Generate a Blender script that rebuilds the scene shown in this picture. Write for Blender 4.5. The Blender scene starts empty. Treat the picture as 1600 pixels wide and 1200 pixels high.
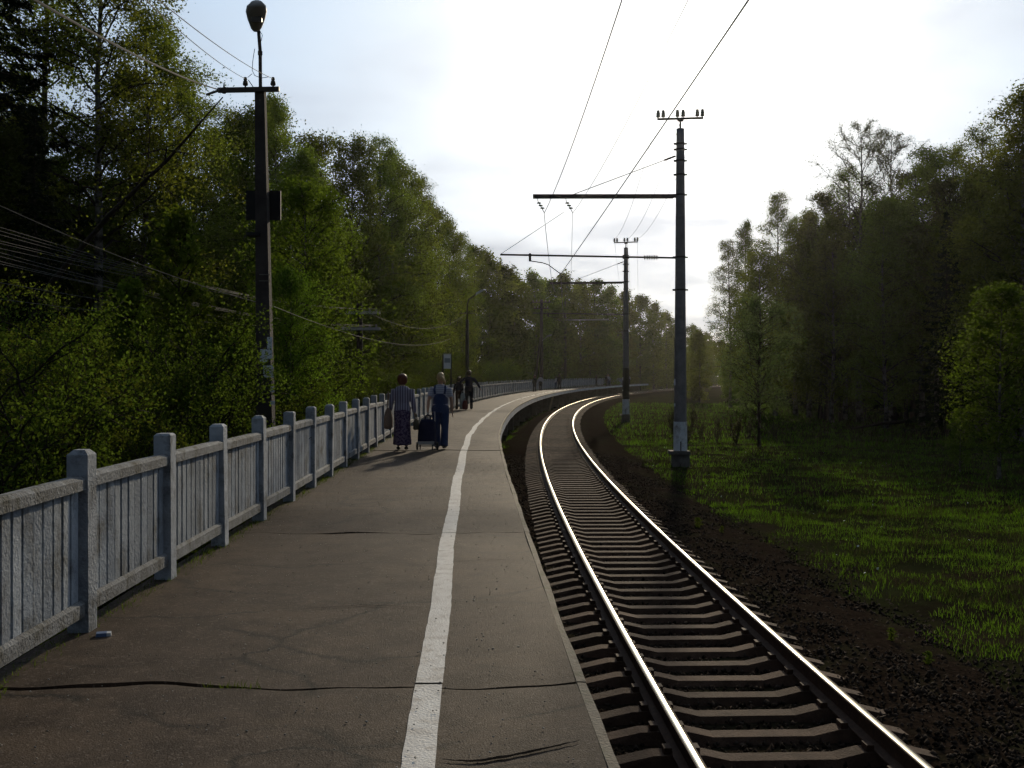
import bpy, bmesh, math, random
import numpy as np
from mathutils import Vector, Matrix
R = math.radians
rng = np.random.default_rng(7)
random.seed(7)
S = bpy.context.scene
COL = S.collection

# ------------------------------------------------------------------ camera
F = 1640.0            # focal length in photo pixels (photo is 1600 wide)
EYE = 1.6             # eye height above the platform (platform top is z = 0)
HOR = 586.0
cam = bpy.data.cameras.new('camera'); camo = bpy.data.objects.new('camera', cam); COL.objects.link(camo)
cam.sensor_width = 36; cam.lens = 36 * F / 1600
cam.shift_y = -(600 - HOR) / 1600
cam.clip_start = 0.05; cam.clip_end = 4000
camo.location = (0, 0, EYE); camo.rotation_euler = (R(90), 0, 0)
S.camera = camo

# ------------------------------------------------------------------ sky and sun
SUN_EL, SUN_AZ = R(17.0), R(9.6)          # azimuth measured from +Y towards +X
SUN = Vector((math.sin(SUN_AZ) * math.cos(SUN_EL), math.cos(SUN_AZ) * math.cos(SUN_EL), math.sin(SUN_EL)))
W = bpy.data.worlds.new('World'); S.world = W; W.use_nodes = True
nt = W.node_tree; N = nt.nodes; L = nt.links; N.clear()
def nd(t, **k):
    n = N.new(t)
    for a, b in k.items(): setattr(n, a, b)
    return n
def mth(op, a, b=None, c=None, clamp=False):
    n = nd('ShaderNodeMath', operation=op, use_clamp=clamp)
    for i, v in enumerate((a, b, c)):
        if v is None: continue
        if isinstance(v, (int, float)): n.inputs[i].default_value = v
        else: L.new(v, n.inputs[i])
    return n.outputs[0]
out = nd('ShaderNodeOutputWorld'); bg = nd('ShaderNodeBackground'); L.new(bg.outputs[0], out.inputs[0])
bg.inputs[1].default_value = 0.1
sky = nd('ShaderNodeTexSky', sky_type='NISHITA', sun_disc=False, sun_elevation=SUN_EL, sun_rotation=SUN_AZ)
sky.air_density = 1.0; sky.dust_density = 0.6; sky.ozone_density = 2.0
tc = nd('ShaderNodeTexCoord')
sep = nd('ShaderNodeSeparateXYZ'); L.new(tc.outputs['Generated'], sep.inputs[0])
dot = nd('ShaderNodeVectorMath', operation='DOT_PRODUCT'); L.new(tc.outputs['Generated'], dot.inputs[0]); dot.inputs[1].default_value = SUN
d0 = mth('MAXIMUM', dot.outputs['Value'], 0.0)
# flattened cloud coordinates (a cloud deck overhead)
den = mth('ADD', mth('MAXIMUM', sep.outputs[2], 0.0), 0.12)
cmb = nd('ShaderNodeCombineXYZ'); L.new(mth('DIVIDE', sep.outputs[0], den), cmb.inputs[0]); L.new(mth('DIVIDE', sep.outputs[1], den), cmb.inputs[1])
n1 = nd('ShaderNodeTexNoise'); n1.inputs['Scale'].default_value = 1.5; n1.inputs['Detail'].default_value = 5; n1.inputs['Roughness'].default_value = 0.52
L.new(cmb.outputs[0], n1.inputs['Vector'])
n2 = nd('ShaderNodeTexNoise'); n2.inputs['Scale'].default_value = 5.0; n2.inputs['Detail'].default_value = 4
L.new(tc.outputs['Generated'], n2.inputs['Vector'])
nz = mth('MULTIPLY_ADD', mth('ADD', n1.outputs['Fac'], mth('MULTIPLY', n2.outputs['Fac'], 0.5)), 3.0, -1.9, clamp=True)
bank = nd('ShaderNodeMapRange', interpolation_type='SMOOTHSTEP'); L.new(sep.outputs[2], bank.inputs['Value'])     # a grey cloud bank low over the horizon
bank.inputs['From Min'].default_value = 0.26; bank.inputs['From Max'].default_value = 0.03
cover = mth('ADD', mth('MULTIPLY', nz, 0.60), mth('MULTIPLY', bank.outputs[0], 0.62), clamp=True)
glow = mth('ADD', mth('MULTIPLY', mth('POWER', d0, 3.0), 23.0), mth('MULTIPLY', mth('POWER', d0, 60.0), 14.0))
glow = mth('ADD', glow, mth('MULTIPLY', mth('POWER', d0, 400.0), 40.0))
lum = mth('MULTIPLY', mth('ADD', glow, 2.4), mth('MULTIPLY_ADD', cover, -0.55, 1.0))          # thick cloud passes less light
ctint0 = nd('ShaderNodeMix', data_type='RGBA'); L.new(mth('POWER', d0, 20.0), ctint0.inputs['Factor']); ctint0.inputs['A'].default_value = (0.70, 0.90, 1.14, 1); ctint0.inputs['B'].default_value = (1.0, 0.975, 0.90, 1)
ctint = nd('ShaderNodeMix', data_type='RGBA'); L.new(mth('MULTIPLY', cover, 0.8), ctint.inputs['Factor']); L.new(ctint0.outputs['Result'], ctint.inputs['A']); ctint.inputs['B'].default_value = (0.90, 0.95, 1.06, 1)
ccol = nd('ShaderNodeVectorMath', operation='SCALE'); L.new(ctint.outputs['Result'], ccol.inputs[0]); L.new(lum, ccol.inputs['Scale'])
mask = mth('MULTIPLY_ADD', cover, 0.35, 0.62, clamp=True)
mx = nd('ShaderNodeMix', data_type='RGBA'); L.new(mask, mx.inputs['Factor']); L.new(sky.outputs[0], mx.inputs['A']); L.new(ccol.outputs[0], mx.inputs['B'])
L.new(mx.outputs['Result'], bg.inputs[0])

sl = bpy.data.lights.new('sun', 'SUN'); so = bpy.data.objects.new('sun', sl); COL.objects.link(so)
sl.energy = 4.6; sl.angle = R(1.5); sl.color = (1.0, 0.85, 0.62)
so.rotation_euler = (-SUN).to_track_quat('-Z', 'Y').to_euler()
so.location = (10, 40, 30)
S.view_settings.view_transform = 'Standard'; S.view_settings.look = 'None'
S.view_settings.exposure = -0.85; S.view_settings.gamma = 1.0; S.view_settings.use_curve_mapping = False
S.render.engine = 'CYCLES'
S.cycles.max_bounces = 4; S.cycles.diffuse_bounces = 2; S.cycles.glossy_bounces = 2; S.cycles.transmission_bounces = 2; S.cycles.caustics_reflective = False; S.cycles.caustics_refractive = False; S.cycles.use_adaptive_sampling = True; S.cycles.adaptive_threshold = 0.03; S.cycles.use_denoising = True

# ------------------------------------------------------------------ materials
def mat(name, col, rough=0.85, col2=None, scale=8.0, metal=0.0, bump=0.0, bscale=40.0, spec=0.3, col3=None, scale3=1.5, lo=0.35, hi=0.65, coords='Object', detail=5, island=0.0):
    m = bpy.data.materials.new(name); m.use_nodes = True
    t = m.node_tree; n = t.nodes; l = t.links
    p = n['Principled BSDF']; p.inputs['Roughness'].default_value = rough; p.inputs['Metallic'].default_value = metal
    p.inputs['Specular IOR Level'].default_value = spec
    c = n.new('ShaderNodeTexCoord').outputs[coords] if coords != 'World' else n.new('ShaderNodeNewGeometry').outputs['Position']
    cur = None
    def rgb(x): return (*x, 1)
    if col2:
        z = n.new('ShaderNodeTexNoise'); z.inputs['Scale'].default_value = scale; z.inputs['Detail'].default_value = detail; z.inputs['Roughness'].default_value = 0.65
        l.new(c, z.inputs['Vector'])
        r = n.new('ShaderNodeValToRGB'); r.color_ramp.elements[0].position = lo; r.color_ramp.elements[1].position = hi
        r.color_ramp.elements[0].color = rgb(col); r.color_ramp.elements[1].color = rgb(col2)
        l.new(z.outputs['Fac'], r.inputs[0]); cur = r.outputs[0]
    if col3:
        z3 = n.new('ShaderNodeTexNoise'); z3.inputs['Scale'].default_value = scale3; z3.inputs['Detail'].default_value = 6; z3.inputs['Roughness'].default_value = 0.7
        l.new(c, z3.inputs['Vector'])
        r3 = n.new('ShaderNodeValToRGB'); r3.color_ramp.elements[0].position = 0.5; r3.color_ramp.elements[1].position = 0.68
        r3.color_ramp.elements[0].color = (0, 0, 0, 1); r3.color_ramp.elements[1].color = (1, 1, 1, 1)
        l.new(z3.outputs['Fac'], r3.inputs[0])
        q = n.new('ShaderNodeMix'); q.data_type = 'RGBA'; l.new(r3.outputs[0], q.inputs['Factor'])
        if cur: l.new(cur, q.inputs['A'])
        else: q.inputs['A'].default_value = rgb(col)
        q.inputs['B'].default_value = rgb(col3); cur = q.outputs['Result']
    if island:
        oi = n.new('ShaderNodeNewGeometry')
        h = n.new('ShaderNodeHueSaturation'); 
        if cur: l.new(cur, h.inputs['Color'])
        else: h.inputs['Color'].default_value = rgb(col)
        mr = n.new('ShaderNodeMapRange'); mr.inputs['To Min'].default_value = 1 - island; mr.inputs['To Max'].default_value = 1 + island
        l.new(oi.outputs['Random Per Island'], mr.inputs['Value']); l.new(mr.outputs[0], h.inputs['Value']); cur = h.outputs[0]
    if cur: l.new(cur, p.inputs['Base Color'])
    else: p.inputs['Base Color'].default_value = rgb(col)
    if bump:
        b = n.new('ShaderNodeTexNoise'); b.inputs['Scale'].default_value = bscale; b.inputs['Detail'].default_value = 6
        l.new(c, b.inputs['Vector'])
        bn = n.new('ShaderNodeBump'); bn.inputs['Strength'].default_value = min(1, bump); bn.inputs['Distance'].default_value = 0.02
        l.new(b.outputs['Fac'], bn.inputs['Height']); l.new(bn.outputs[0], p.inputs['Normal'])
    return m
def leaf_mat(name, col, trans, var=0.25, mixf=0.5):
    m = bpy.data.materials.new(name); m.use_nodes = True
    t = m.node_tree; n = t.nodes; l = t.links; n.clear()
    o = n.new('ShaderNodeOutputMaterial'); d = n.new('ShaderNodeBsdfDiffuse'); tr = n.new('ShaderNodeBsdfTranslucent'); mx = n.new('ShaderNodeMixShader')
    mx.inputs[0].default_value = mixf
    ob = n.new('ShaderNodeObjectInfo'); g = n.new('ShaderNodeNewGeometry')
    a = n.new('ShaderNodeMath'); a.operation = 'MULTIPLY_ADD'; l.new(g.outputs['Random Per Island'], a.inputs[0]); a.inputs[1].default_value = 0.7; a.inputs[2].default_value = 0.65
    b = n.new('ShaderNodeMath'); b.operation = 'MULTIPLY_ADD'; l.new(ob.outputs['Random'], b.inputs[0]); b.inputs[1].default_value = 2 * var; b.inputs[2].default_value = 1 - var
    v = n.new('ShaderNodeMath'); v.operation = 'MULTIPLY'; l.new(a.outputs[0], v.inputs[0]); l.new(b.outputs[0], v.inputs[1])
    hu = n.new('ShaderNodeMath'); hu.operation = 'MULTIPLY_ADD'; l.new(ob.outputs['Random'], hu.inputs[0]); hu.inputs[1].default_value = 0.035; hu.inputs[2].default_value = 0.506
    for sh, c in ((d, col), (tr, trans)):
        h = n.new('ShaderNodeHueSaturation'); h.inputs['Color'].default_value = (*c, 1); l.new(v.outputs[0], h.inputs['Value']); l.new(hu.outputs[0], h.inputs['Hue'])
        l.new(h.outputs[0], sh.inputs['Color'])
    l.new(d.outputs[0], mx.inputs[1]); l.new(tr.outputs[0], mx.inputs[2]); l.new(mx.outputs[0], o.inputs[0])
    return m
def asphalt_mat():
    m = mat('asphalt', (0.047, 0.033, 0.024), 0.72, (0.085, 0.061, 0.045), 3.2, bump=0.3, bscale=110, spec=0.05, col3=(0.098, 0.069, 0.047), scale3=0.8, coords='World')
    t = m.node_tree; n = t.nodes; l = t.links; p = n['Principled BSDF']
    src = p.inputs['Base Color'].links[0].from_socket
    g = n.new('ShaderNodeNewGeometry').outputs['Position']
    # hairline cracks: thin borders of warped large cells
    w = n.new('ShaderNodeTexNoise'); w.inputs['Scale'].default_value = 1.3; w.inputs['Detail'].default_value = 5; l.new(g, w.inputs['Vector'])
    ad = n.new('ShaderNodeVectorMath'); ad.operation = 'MULTIPLY_ADD'; l.new(w.outputs['Color'], ad.inputs[0]); ad.inputs[1].default_value = (0.9, 0.9, 0); l.new(g, ad.inputs[2])
    st = n.new('ShaderNodeVectorMath'); st.operation = 'MULTIPLY'; l.new(ad.outputs[0], st.inputs[0]); st.inputs[1].default_value = (0.32, 0.62, 1)
    v = n.new('ShaderNodeTexVoronoi'); v.feature = 'DISTANCE_TO_EDGE'; v.inputs['Scale'].default_value = 1.0; l.new(st.outputs[0], v.inputs['Vector'])
    r = n.new('ShaderNodeMapRange'); r.inputs['From Min'].default_value = 0.0; r.inputs['From Max'].default_value = 0.014; l.new(v.outputs['Distance'], r.inputs['Value'])
    k = n.new('ShaderNodeTexNoise'); k.inputs['Scale'].default_value = 0.9; l.new(g, k.inputs['Vector'])
    kr = n.new('ShaderNodeMapRange'); kr.inputs['From Min'].default_value = 0.38; kr.inputs['From Max'].default_value = 0.5; l.new(k.outputs['Fac'], kr.inputs['Value'])
    inv = n.new('ShaderNodeMath'); inv.operation = 'SUBTRACT'; inv.inputs[0].default_value = 1; l.new(r.outputs[0], inv.inputs[1])
    mu = n.new('ShaderNodeMath'); mu.operation = 'MULTIPLY'; l.new(inv.outputs[0], mu.inputs[0]); l.new(kr.outputs[0], mu.inputs[1])
    q = n.new('ShaderNodeMix'); q.data_type = 'RGBA'; l.new(mu.outputs[0], q.inputs['Factor']); l.new(src, q.inputs['A']); q.inputs['B'].default_value = (0.02, 0.017, 0.014, 1)
    # fine aggregate specks
    a = n.new('ShaderNodeTexVoronoi'); a.inputs['Scale'].default_value = 70; l.new(g, a.inputs['Vector'])
    ar = n.new('ShaderNodeMapRange'); ar.inputs['From Min'].default_value = 0.82; ar.inputs['From Max'].default_value = 1.0
    sp = n.new('ShaderNodeSeparateColor'); l.new(a.outputs['Color'], sp.inputs[0]); l.new(sp.outputs[0], ar.inputs['Value'])
    q2 = n.new('ShaderNodeMix'); q2.data_type = 'RGBA'; q2.blend_type = 'ADD'; l.new(ar.outputs[0], q2.inputs['Factor']); l.new(q.outputs['Result'], q2.inputs['A']); q2.inputs['B'].default_value = (0.06, 0.05, 0.042, 1)
    l.new(q2.outputs['Result'], p.inputs['Base Color'])
    return m
M = {}
M['asphalt'] = asphalt_mat()
M['concrete'] = mat('concrete', (0.26, 0.21, 0.15), 0.9, (0.38, 0.32, 0.24), 6, bump=0.6, bscale=60, col3=(0.12, 0.12, 0.05), scale3=3, coords='World')
M['dark_concrete'] = mat('dark_concrete', (0.10, 0.09, 0.08), 0.9, (0.17, 0.155, 0.14), 4, bump=0.5, coords='World')
M['fascia'] = mat('fascia_paint', (0.42, 0.46, 0.52), 0.75, (0.60, 0.63, 0.68), 3, bump=0.3, col3=(0.22, 0.20, 0.18), scale3=2.2, coords='World')
M['line'] = mat('line_paint', (0.66, 0.62, 0.57), 0.8, (0.80, 0.77, 0.72), 6, bump=0.4, bscale=70, col3=(0.48, 0.43, 0.38), scale3=9, coords='World', spec=0.3)
M['fence'] = mat('fence_paint', (0.30, 0.325, 0.36), 0.85, (0.46, 0.485, 0.52), 5, bump=0.6, bscale=45, col3=(0.09, 0.09, 0.085), scale3=3.5, coords='World')
M['slat'] = mat('slat_paint', (0.19, 0.22, 0.26), 0.85, (0.33, 0.365, 0.41), 4, bump=0.5, bscale=45, col3=(0.10, 0.10, 0.095), scale3=3, coords='World')
M['fence_rail'] = mat('fence_rail_paint', (0.17, 0.17, 0.17), 0.9, (0.29, 0.30, 0.31), 7, bump=0.8, bscale=50, col3=(0.08, 0.075, 0.055), scale3=6, coords='World')
M['rail'] = mat('rail_rust', (0.045, 0.022, 0.013), 0.8, (0.08, 0.042, 0.025), 20, spec=0.2)
M['railtop'] = mat('rail_polished', (0.62, 0.55, 0.40), 0.26, metal=1.0)
M['sleeper'] = mat('sleeper_concrete', (0.068, 0.040, 0.027), 0.9, (0.125, 0.077, 0.053), 5, bump=0.5, bscale=50, coords='World', spec=0.15)
def obj_random(m, amt):
    t = m.node_tree; n = t.nodes; l = t.links; p = n['Principled BSDF']; src = p.inputs['Base Color'].links[0].from_socket
    h = n.new('ShaderNodeHueSaturation'); l.new(src, h.inputs['Color']); mr = n.new('ShaderNodeMapRange'); mr.inputs['To Min'].default_value = 1 - amt; mr.inputs['To Max'].default_value = 1 + amt
    l.new(n.new('ShaderNodeObjectInfo').outputs['Random'], mr.inputs['Value']); l.new(mr.outputs[0], h.inputs['Value']); l.new(h.outputs[0], p.inputs['Base Color'])
obj_random(M['sleeper'], .3); obj_random(M['fence'], .16); obj_random(M['slat'], .2); obj_random(M['fence_rail'], .15)
M['ballast'] = mat('ballast', (0.014, 0.010, 0.007), 0.95, (0.036, 0.025, 0.018), 14, bump=1.0, bscale=22, col3=(0.03, 0.028, 0.014), scale3=0.8, coords='World', spec=0.0)
M['stone'] = mat('ballast_stone', (0.040, 0.029, 0.022), 0.9, island=0.85, spec=0.03)
M['ground'] = mat('ground_soil', (0.018, 0.014, 0.009), 0.95, (0.030, 0.034, 0.012), 0.8, bump=1.0, bscale=9, col3=(0.035, 0.026, 0.016), scale3=0.25, coords='World', spec=0.0)
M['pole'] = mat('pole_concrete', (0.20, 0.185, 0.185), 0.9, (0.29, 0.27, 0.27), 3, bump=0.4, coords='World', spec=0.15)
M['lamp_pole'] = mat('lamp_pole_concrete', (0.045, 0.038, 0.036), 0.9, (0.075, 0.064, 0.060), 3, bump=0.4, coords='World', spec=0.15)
M['whitewash'] = mat('whitewash', (0.68, 0.71, 0.76), 0.85, (0.80, 0.82, 0.85), 4, col3=(0.35, 0.33, 0.3), scale3=3, coords='World')
M['black'] = mat('black_paint', (0.015, 0.015, 0.016), 0.7)
M['steel'] = mat('dark_steel', (0.05, 0.045, 0.04), 0.6, (0.09, 0.07, 0.055), 8, metal=0.3)
M['wire'] = mat('wire_metal', (0.055, 0.05, 0.045), 0.6, metal=0.2)
M['wire_light'] = mat('wire_aluminium', (0.14, 0.135, 0.12), 0.8, spec=0.1)
M['porcelain'] = mat('porcelain', (0.30, 0.27, 0.22), 0.35)
M['glass_ins'] = mat('green_glass', (0.10, 0.16, 0.05), 0.2, spec=0.6)
M['lampgrey'] = mat('lamp_housing', (0.42, 0.40, 0.38), 0.5, metal=0.2)
M['paper'] = mat('paper', (0.72, 0.74, 0.78), 0.8, (0.80, 0.82, 0.86), 12, col3=(0.55, 0.58, 0.66), scale3=25)
M['bark'] = mat('bark_dark', (0.020, 0.016, 0.012), 0.95, (0.045, 0.036, 0.028), 6, spec=0.1)
M['birchbark'] = mat('bark_birch', (0.035, 0.030, 0.026), 0.9, (0.22, 0.205, 0.18), 3.0, lo=0.4, hi=0.6, spec=0.1)
M['birchleaf'] = leaf_mat('birch_leaf', (0.080, 0.098, 0.020), (0.220, 0.240, 0.026))
M['leafdark'] = leaf_mat('dark_leaf', (0.058, 0.075, 0.016), (0.130, 0.150, 0.016))
M['leafbright'] = leaf_mat('bright_leaf', (0.068, 0.092, 0.014), (0.165, 0.205, 0.018), var=0.2)
M['leafbud'] = leaf_mat('budding_leaf', (0.075, 0.074, 0.028), (0.140, 0.135, 0.035), var=0.15)
M['leafgrey'] = leaf_mat('pale_leaf', (0.085, 0.10, 0.040), (0.15, 0.17, 0.045), var=0.1)
M['leafbush'] = leaf_mat('bush_leaf', (0.045, 0.060, 0.012), (0.095, 0.115, 0.012), var=0.25)
M['needle'] = leaf_mat('spruce_needle', (0.014, 0.022, 0.010), (0.010, 0.016, 0.006), var=0.2, mixf=0.2)
M['grass'] = leaf_mat('grass_blade', (0.068, 0.118, 0.014), (0.125, 0.195, 0.012), var=0.0)
M['grass2'] = leaf_mat('dull_grass', (0.038, 0.048, 0.014), (0.040, 0.050, 0.010), var=0.0)
M['drygrass'] = leaf_mat('dry_stem', (0.060, 0.042, 0.026), (0.05, 0.034, 0.02), var=0.0, mixf=0.3)

# ------------------------------------------------------------------ helpers
def fastmesh(name, V, faces, mats):
    """faces: list of (int array MxK, material index)"""
    me = bpy.data.meshes.new(name)
    V = np.asarray(V, dtype=np.float32); me.vertices.add(len(V)); me.vertices.foreach_set('co', V.ravel())
    idx = []; start = []; mi = []; o = 0
    for Fa, k in faces:
        Fa = np.asarray(Fa, dtype=np.int32)
        if len(Fa) == 0: continue
        idx.append(Fa.ravel()); K = Fa.shape[1]
        start.append(o + np.arange(len(Fa), dtype=np.int32) * K); o += len(Fa) * K
        mi.append(np.full(len(Fa), k, dtype=np.int32))
    idx = np.concatenate(idx); start = np.concatenate(start); mi = np.concatenate(mi)
    me.loops.add(len(idx)); me.loops.foreach_set('vertex_index', idx)
    me.polygons.add(len(start)); me.polygons.foreach_set('loop_start', start); me.polygons.foreach_set('material_index', mi)
    for m in mats: me.materials.append(m)
    me.update(calc_edges=True)
    return me
class MB:
    def __init__(s): s.v = []; s.f = []; s.m = []
    def add(s, V, Fs, mi=0):
        b = len(s.v); s.v += [tuple(p) for p in V]; s.f += [tuple(i + b for i in f) for f in Fs]; s.m += [mi] * len(Fs); return s
    def box(s, c, d, mi=0, taper=1.0, M4=None, cham=0.0):
        x, y, z = d[0] / 2, d[1] / 2, d[2] / 2; t = taper
        if cham:
            k = cham; V = []
            for zz, q in ((-z, 0), (z - k, 0), (z, k)):
                V += [(-x + q, -y + q, zz), (x - q, -y + q, zz), (x - q, y - q, zz), (-x + q, y - q, zz)]
            Fs = [(0, 3, 2, 1), (8, 9, 10, 11)]
            for a in (0, 4):
                for i in range(4): Fs.append((a + i, a + (i + 1) % 4, a + 4 + (i + 1) % 4, a + 4 + i))
        else:
            V = [(-x, -y, -z), (x, -y, -z), (x, y, -z), (-x, y, -z), (-x * t, -y * t, z), (x * t, -y * t, z), (x * t, y * t, z), (-x * t, y * t, z)]
            Fs = [(0, 3, 2, 1), (4, 5, 6, 7), (0, 1, 5, 4), (1, 2, 6, 5), (2, 3, 7, 6), (3, 0, 4, 7)]
        V = [Vector(p) for p in V]
        if M4: V = [M4 @ p for p in V]
        return s.add([p + Vector(c) for p in V], Fs, mi)
    def tube(s, P, r, n=8, mi=0, cap=True):
        P = [Vector(p) for p in P]; r = r if isinstance(r, (list, tuple)) else [r] * len(P)
        V = []; Fs = []; up = None
        for i, p in enumerate(P):
            t = (P[min(i + 1, len(P) - 1)] - P[max(i - 1, 0)]).normalized()
            if up is None: up = Vector((1, 0, 0)) if abs(t.x) < 0.9 else Vector((0, 0, 1))
            a = (up - t * up.dot(t)).normalized(); up = a; b = t.cross(a)
            rr = r[i]; rx, ry = rr if isinstance(rr, (tuple, list)) else (rr, rr)
            for k in range(n):
                w = 2 * math.pi * k / n; V.append(p + a * (rx * math.cos(w)) + b * (ry * math.sin(w)))
        for i in range(len(P) - 1):
            for k in range(n):
                k2 = (k + 1) % n; Fs.append((i * n + k, i * n + k2, (i + 1) * n + k2, (i + 1) * n + k))
        if cap: Fs += [tuple(range(n - 1, -1, -1)), tuple(range((len(P) - 1) * n, len(P) * n))]
        return s.add(V, Fs, mi)
    def lathe(s, c, prof, n=10, mi=0, axis='Z'):
        P = [Vector((0, 0, z)) for r, z in prof]; V = []; Fs = []
        for r, z in prof:
            for k in range(n):
                w = 2 * math.pi * k / n; q = Vector((r * math.cos(w), r * math.sin(w), z))
                if axis == 'X': q = Vector((q.z, q.x, q.y))
                V.append(q + Vector(c))
        for i in range(len(prof) - 1):
            for k in range(n):
                k2 = (k + 1) % n; Fs.append((i * n + k, i * n + k2, (i + 1) * n + k2, (i + 1) * n + k))
        Fs += [tuple(range(n - 1, -1, -1)), tuple(range((len(prof) - 1) * n, len(prof) * n))]
        return s.add(V, Fs, mi)
    def mesh(s, name, mats, smooth=False):
        me = bpy.data.meshes.new(name); me.from_pydata(s.v, [], s.f)
        for m in (mats if isinstance(mats, (list, tuple)) else [mats]): me.materials.append(m)
        if any(s.m): me.polygons.foreach_set('material_index', s.m)
        if smooth: me.polygons.foreach_set('use_smooth', [True] * len(me.polygons))
        me.update(); return me
    def build(s, name, mats, parent=None, smooth=False, **k): return obj(name, s.mesh(name, mats, smooth), parent, **k)
def obj(name, me, parent=None, loc=None, rz=None):
    o = bpy.data.objects.new(name, me); COL.objects.link(o)
    if parent: o.parent = parent
    if loc is not None: o.location = loc
    if rz is not None: o.rotation_euler = (0, 0, rz)
    return o
def tag(o, label=None, cat=None, group=None, kind=None):
    if label: o['label'] = label
    if cat: o['category'] = cat
    if group: o['group'] = group
    if kind: o['kind'] = kind
    return o
def thing(name, loc, label=None, cat=None, group=None, kind=None, rz=0):
    return tag(obj(name, None, None, loc, rz), label, cat, group, kind)
def copy_tree(o, parent=None):
    c = o.copy(); COL.objects.link(c); c.parent = parent
    for ch in [x for x in bpy.data.objects if x.parent == o]: copy_tree(ch, c)
    return c
def at(px, py, d): return Vector(((px - 800) * d / F, d, EYE + (HOR - py) * d / F))
def sag(a, b, drop, n=24):
    a, b = Vector(a), Vector(b); P = []
    for i in range(n + 1):
        t = i / n; p = a.lerp(b, t); p.z -= drop * 4 * t * (1 - t); P.append(p)
    return P

# ------------------------------------------------------------------ track and platform lines (plan view)
RAILZ = -1.156; GZ = -1.62
def cx(y): return 1.745 + (y - 28.0) ** 2 / 1100.0          # track centre
def frame(y):
    dx = 2 * (y - 28.0) / 1100.0; n = math.hypot(dx, 1)
    return Vector((dx / n, 1 / n, 0)), Vector((1 / n, -dx / n, 0))
def toff(y, t, z=0.0):
    tg, nr = frame(y); return Vector((cx(y), y, z)) + nr * t
def e_off(y): return float(np.interp(y, [0, 8, 14, 22, 29, 50, 95, 300], [1.87, 1.87, 1.91, 2.02, 2.13, 2.12, 2.0, 2.0]))
def w_off(y): return float(np.interp(y, [0, 6, 13.5, 21, 34, 62, 300], [2.985, 2.985, 2.85, 2.78, 2.79, 2.95, 2.95]))
def edge_pt(y, z=0.0): return toff(y, -e_off(y), z)
def fence_pt(y, z=0.0): return toff(y, -e_off(y) - w_off(y), z)
def xnoise(x, y, s=1.0, seed=0):
    return (np.sin(x * 1.7 * s + y * .9 * s + seed) + np.sin(x * -.8 * s + y * 2.1 * s + 1.3 * seed + 2) + np.sin(x * 3.1 * s - y * 1.4 * s + 4 + seed) * .6 + np.sin(x * .5 * s + y * 3.7 * s + 1 + seed) * .5) / 3.1

# ------------------------------------------------------------------ ground
def gheight(x, y):
    t = x - (1.745 + (y - 28) ** 2 / 1100)
    h = np.full_like(x, GZ)
    h = h - 0.06 * np.clip((t - 4) / 6, 0, 1.5) + 0.08 * xnoise(x, y, .9) * np.clip((t - 3) / 3, 0, 1) + 0.06 * xnoise(x, y, 2.6, 3) * np.clip((t - 3.4) / 2, 0, 1)
    return h - 0.10 * np.clip((3.0 - np.abs(t)), 0, 1)
def make_ground():
    xs = np.concatenate([np.linspace(-900, -40, 12), np.linspace(-36, -4, 14), np.linspace(-3, 30, 120), np.linspace(33, 80, 14), np.linspace(100, 900, 10)])
    ys = np.concatenate([np.linspace(-60, 2, 8), np.linspace(3, 60, 180), np.linspace(61, 200, 90), np.linspace(220, 2000, 18)])
    X, Y = np.meshgrid(xs, ys); Z = gheight(X, Y)
    V = np.stack([X, Y, Z], -1).reshape(-1, 3); nx = len(xs); ny = len(ys)
    i = (np.arange(ny - 1)[:, None] * nx + np.arange(nx - 1)[None]).ravel()
    q = np.stack([i, i + 1, i + 1 + nx, i + nx], -1)
    me = fastmesh('ground', V, [(q, 0)], [M['ground']]); me.polygons.foreach_set('use_smooth', [True] * len(me.polygons))
    tag(obj('ground', me), 'dark soil and meadow ground under the whole scene', kind='structure')
make_ground()

# ballast bed
def make_bed():
    ts = [-2.7, -2.2, -1.75, -1.3, -.8, -.3, .3, .8, 1.3, 1.75, 2.3, 2.9, 3.5]
    zs = [-1.70, -1.54, -1.45, -1.435, -1.44, -1.445, -1.445, -1.435, -1.385, -1.40, -1.52, -1.60, -1.72]
    ys = np.concatenate([np.arange(-4, 60, .25), np.arange(60, 300, 2.0)])
    V = []
    for y in ys:
        for t, z in zip(ts, zs):
            p = toff(y, t + 0.12 * math.sin(y * .9 + t) * (abs(t) > 2), z); p.z += 0.012 * math.sin(y * 7.3 + t * 9) + .01 * math.sin(y * 3.1 - t * 5); V.append(p)
    k = len(ts); i = (np.arange(len(ys) - 1)[:, None] * k + np.arange(k - 1)[None]).ravel()
    q = np.stack([i, i + 1, i + 1 + k, i + k], -1)
    tag(obj('ballast_bed', fastmesh('ballast_bed', np.array(V), [(q, 0)], [M['ballast']])), 'dark stained ballast bed under the curving track', kind='structure')
make_bed()
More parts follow.
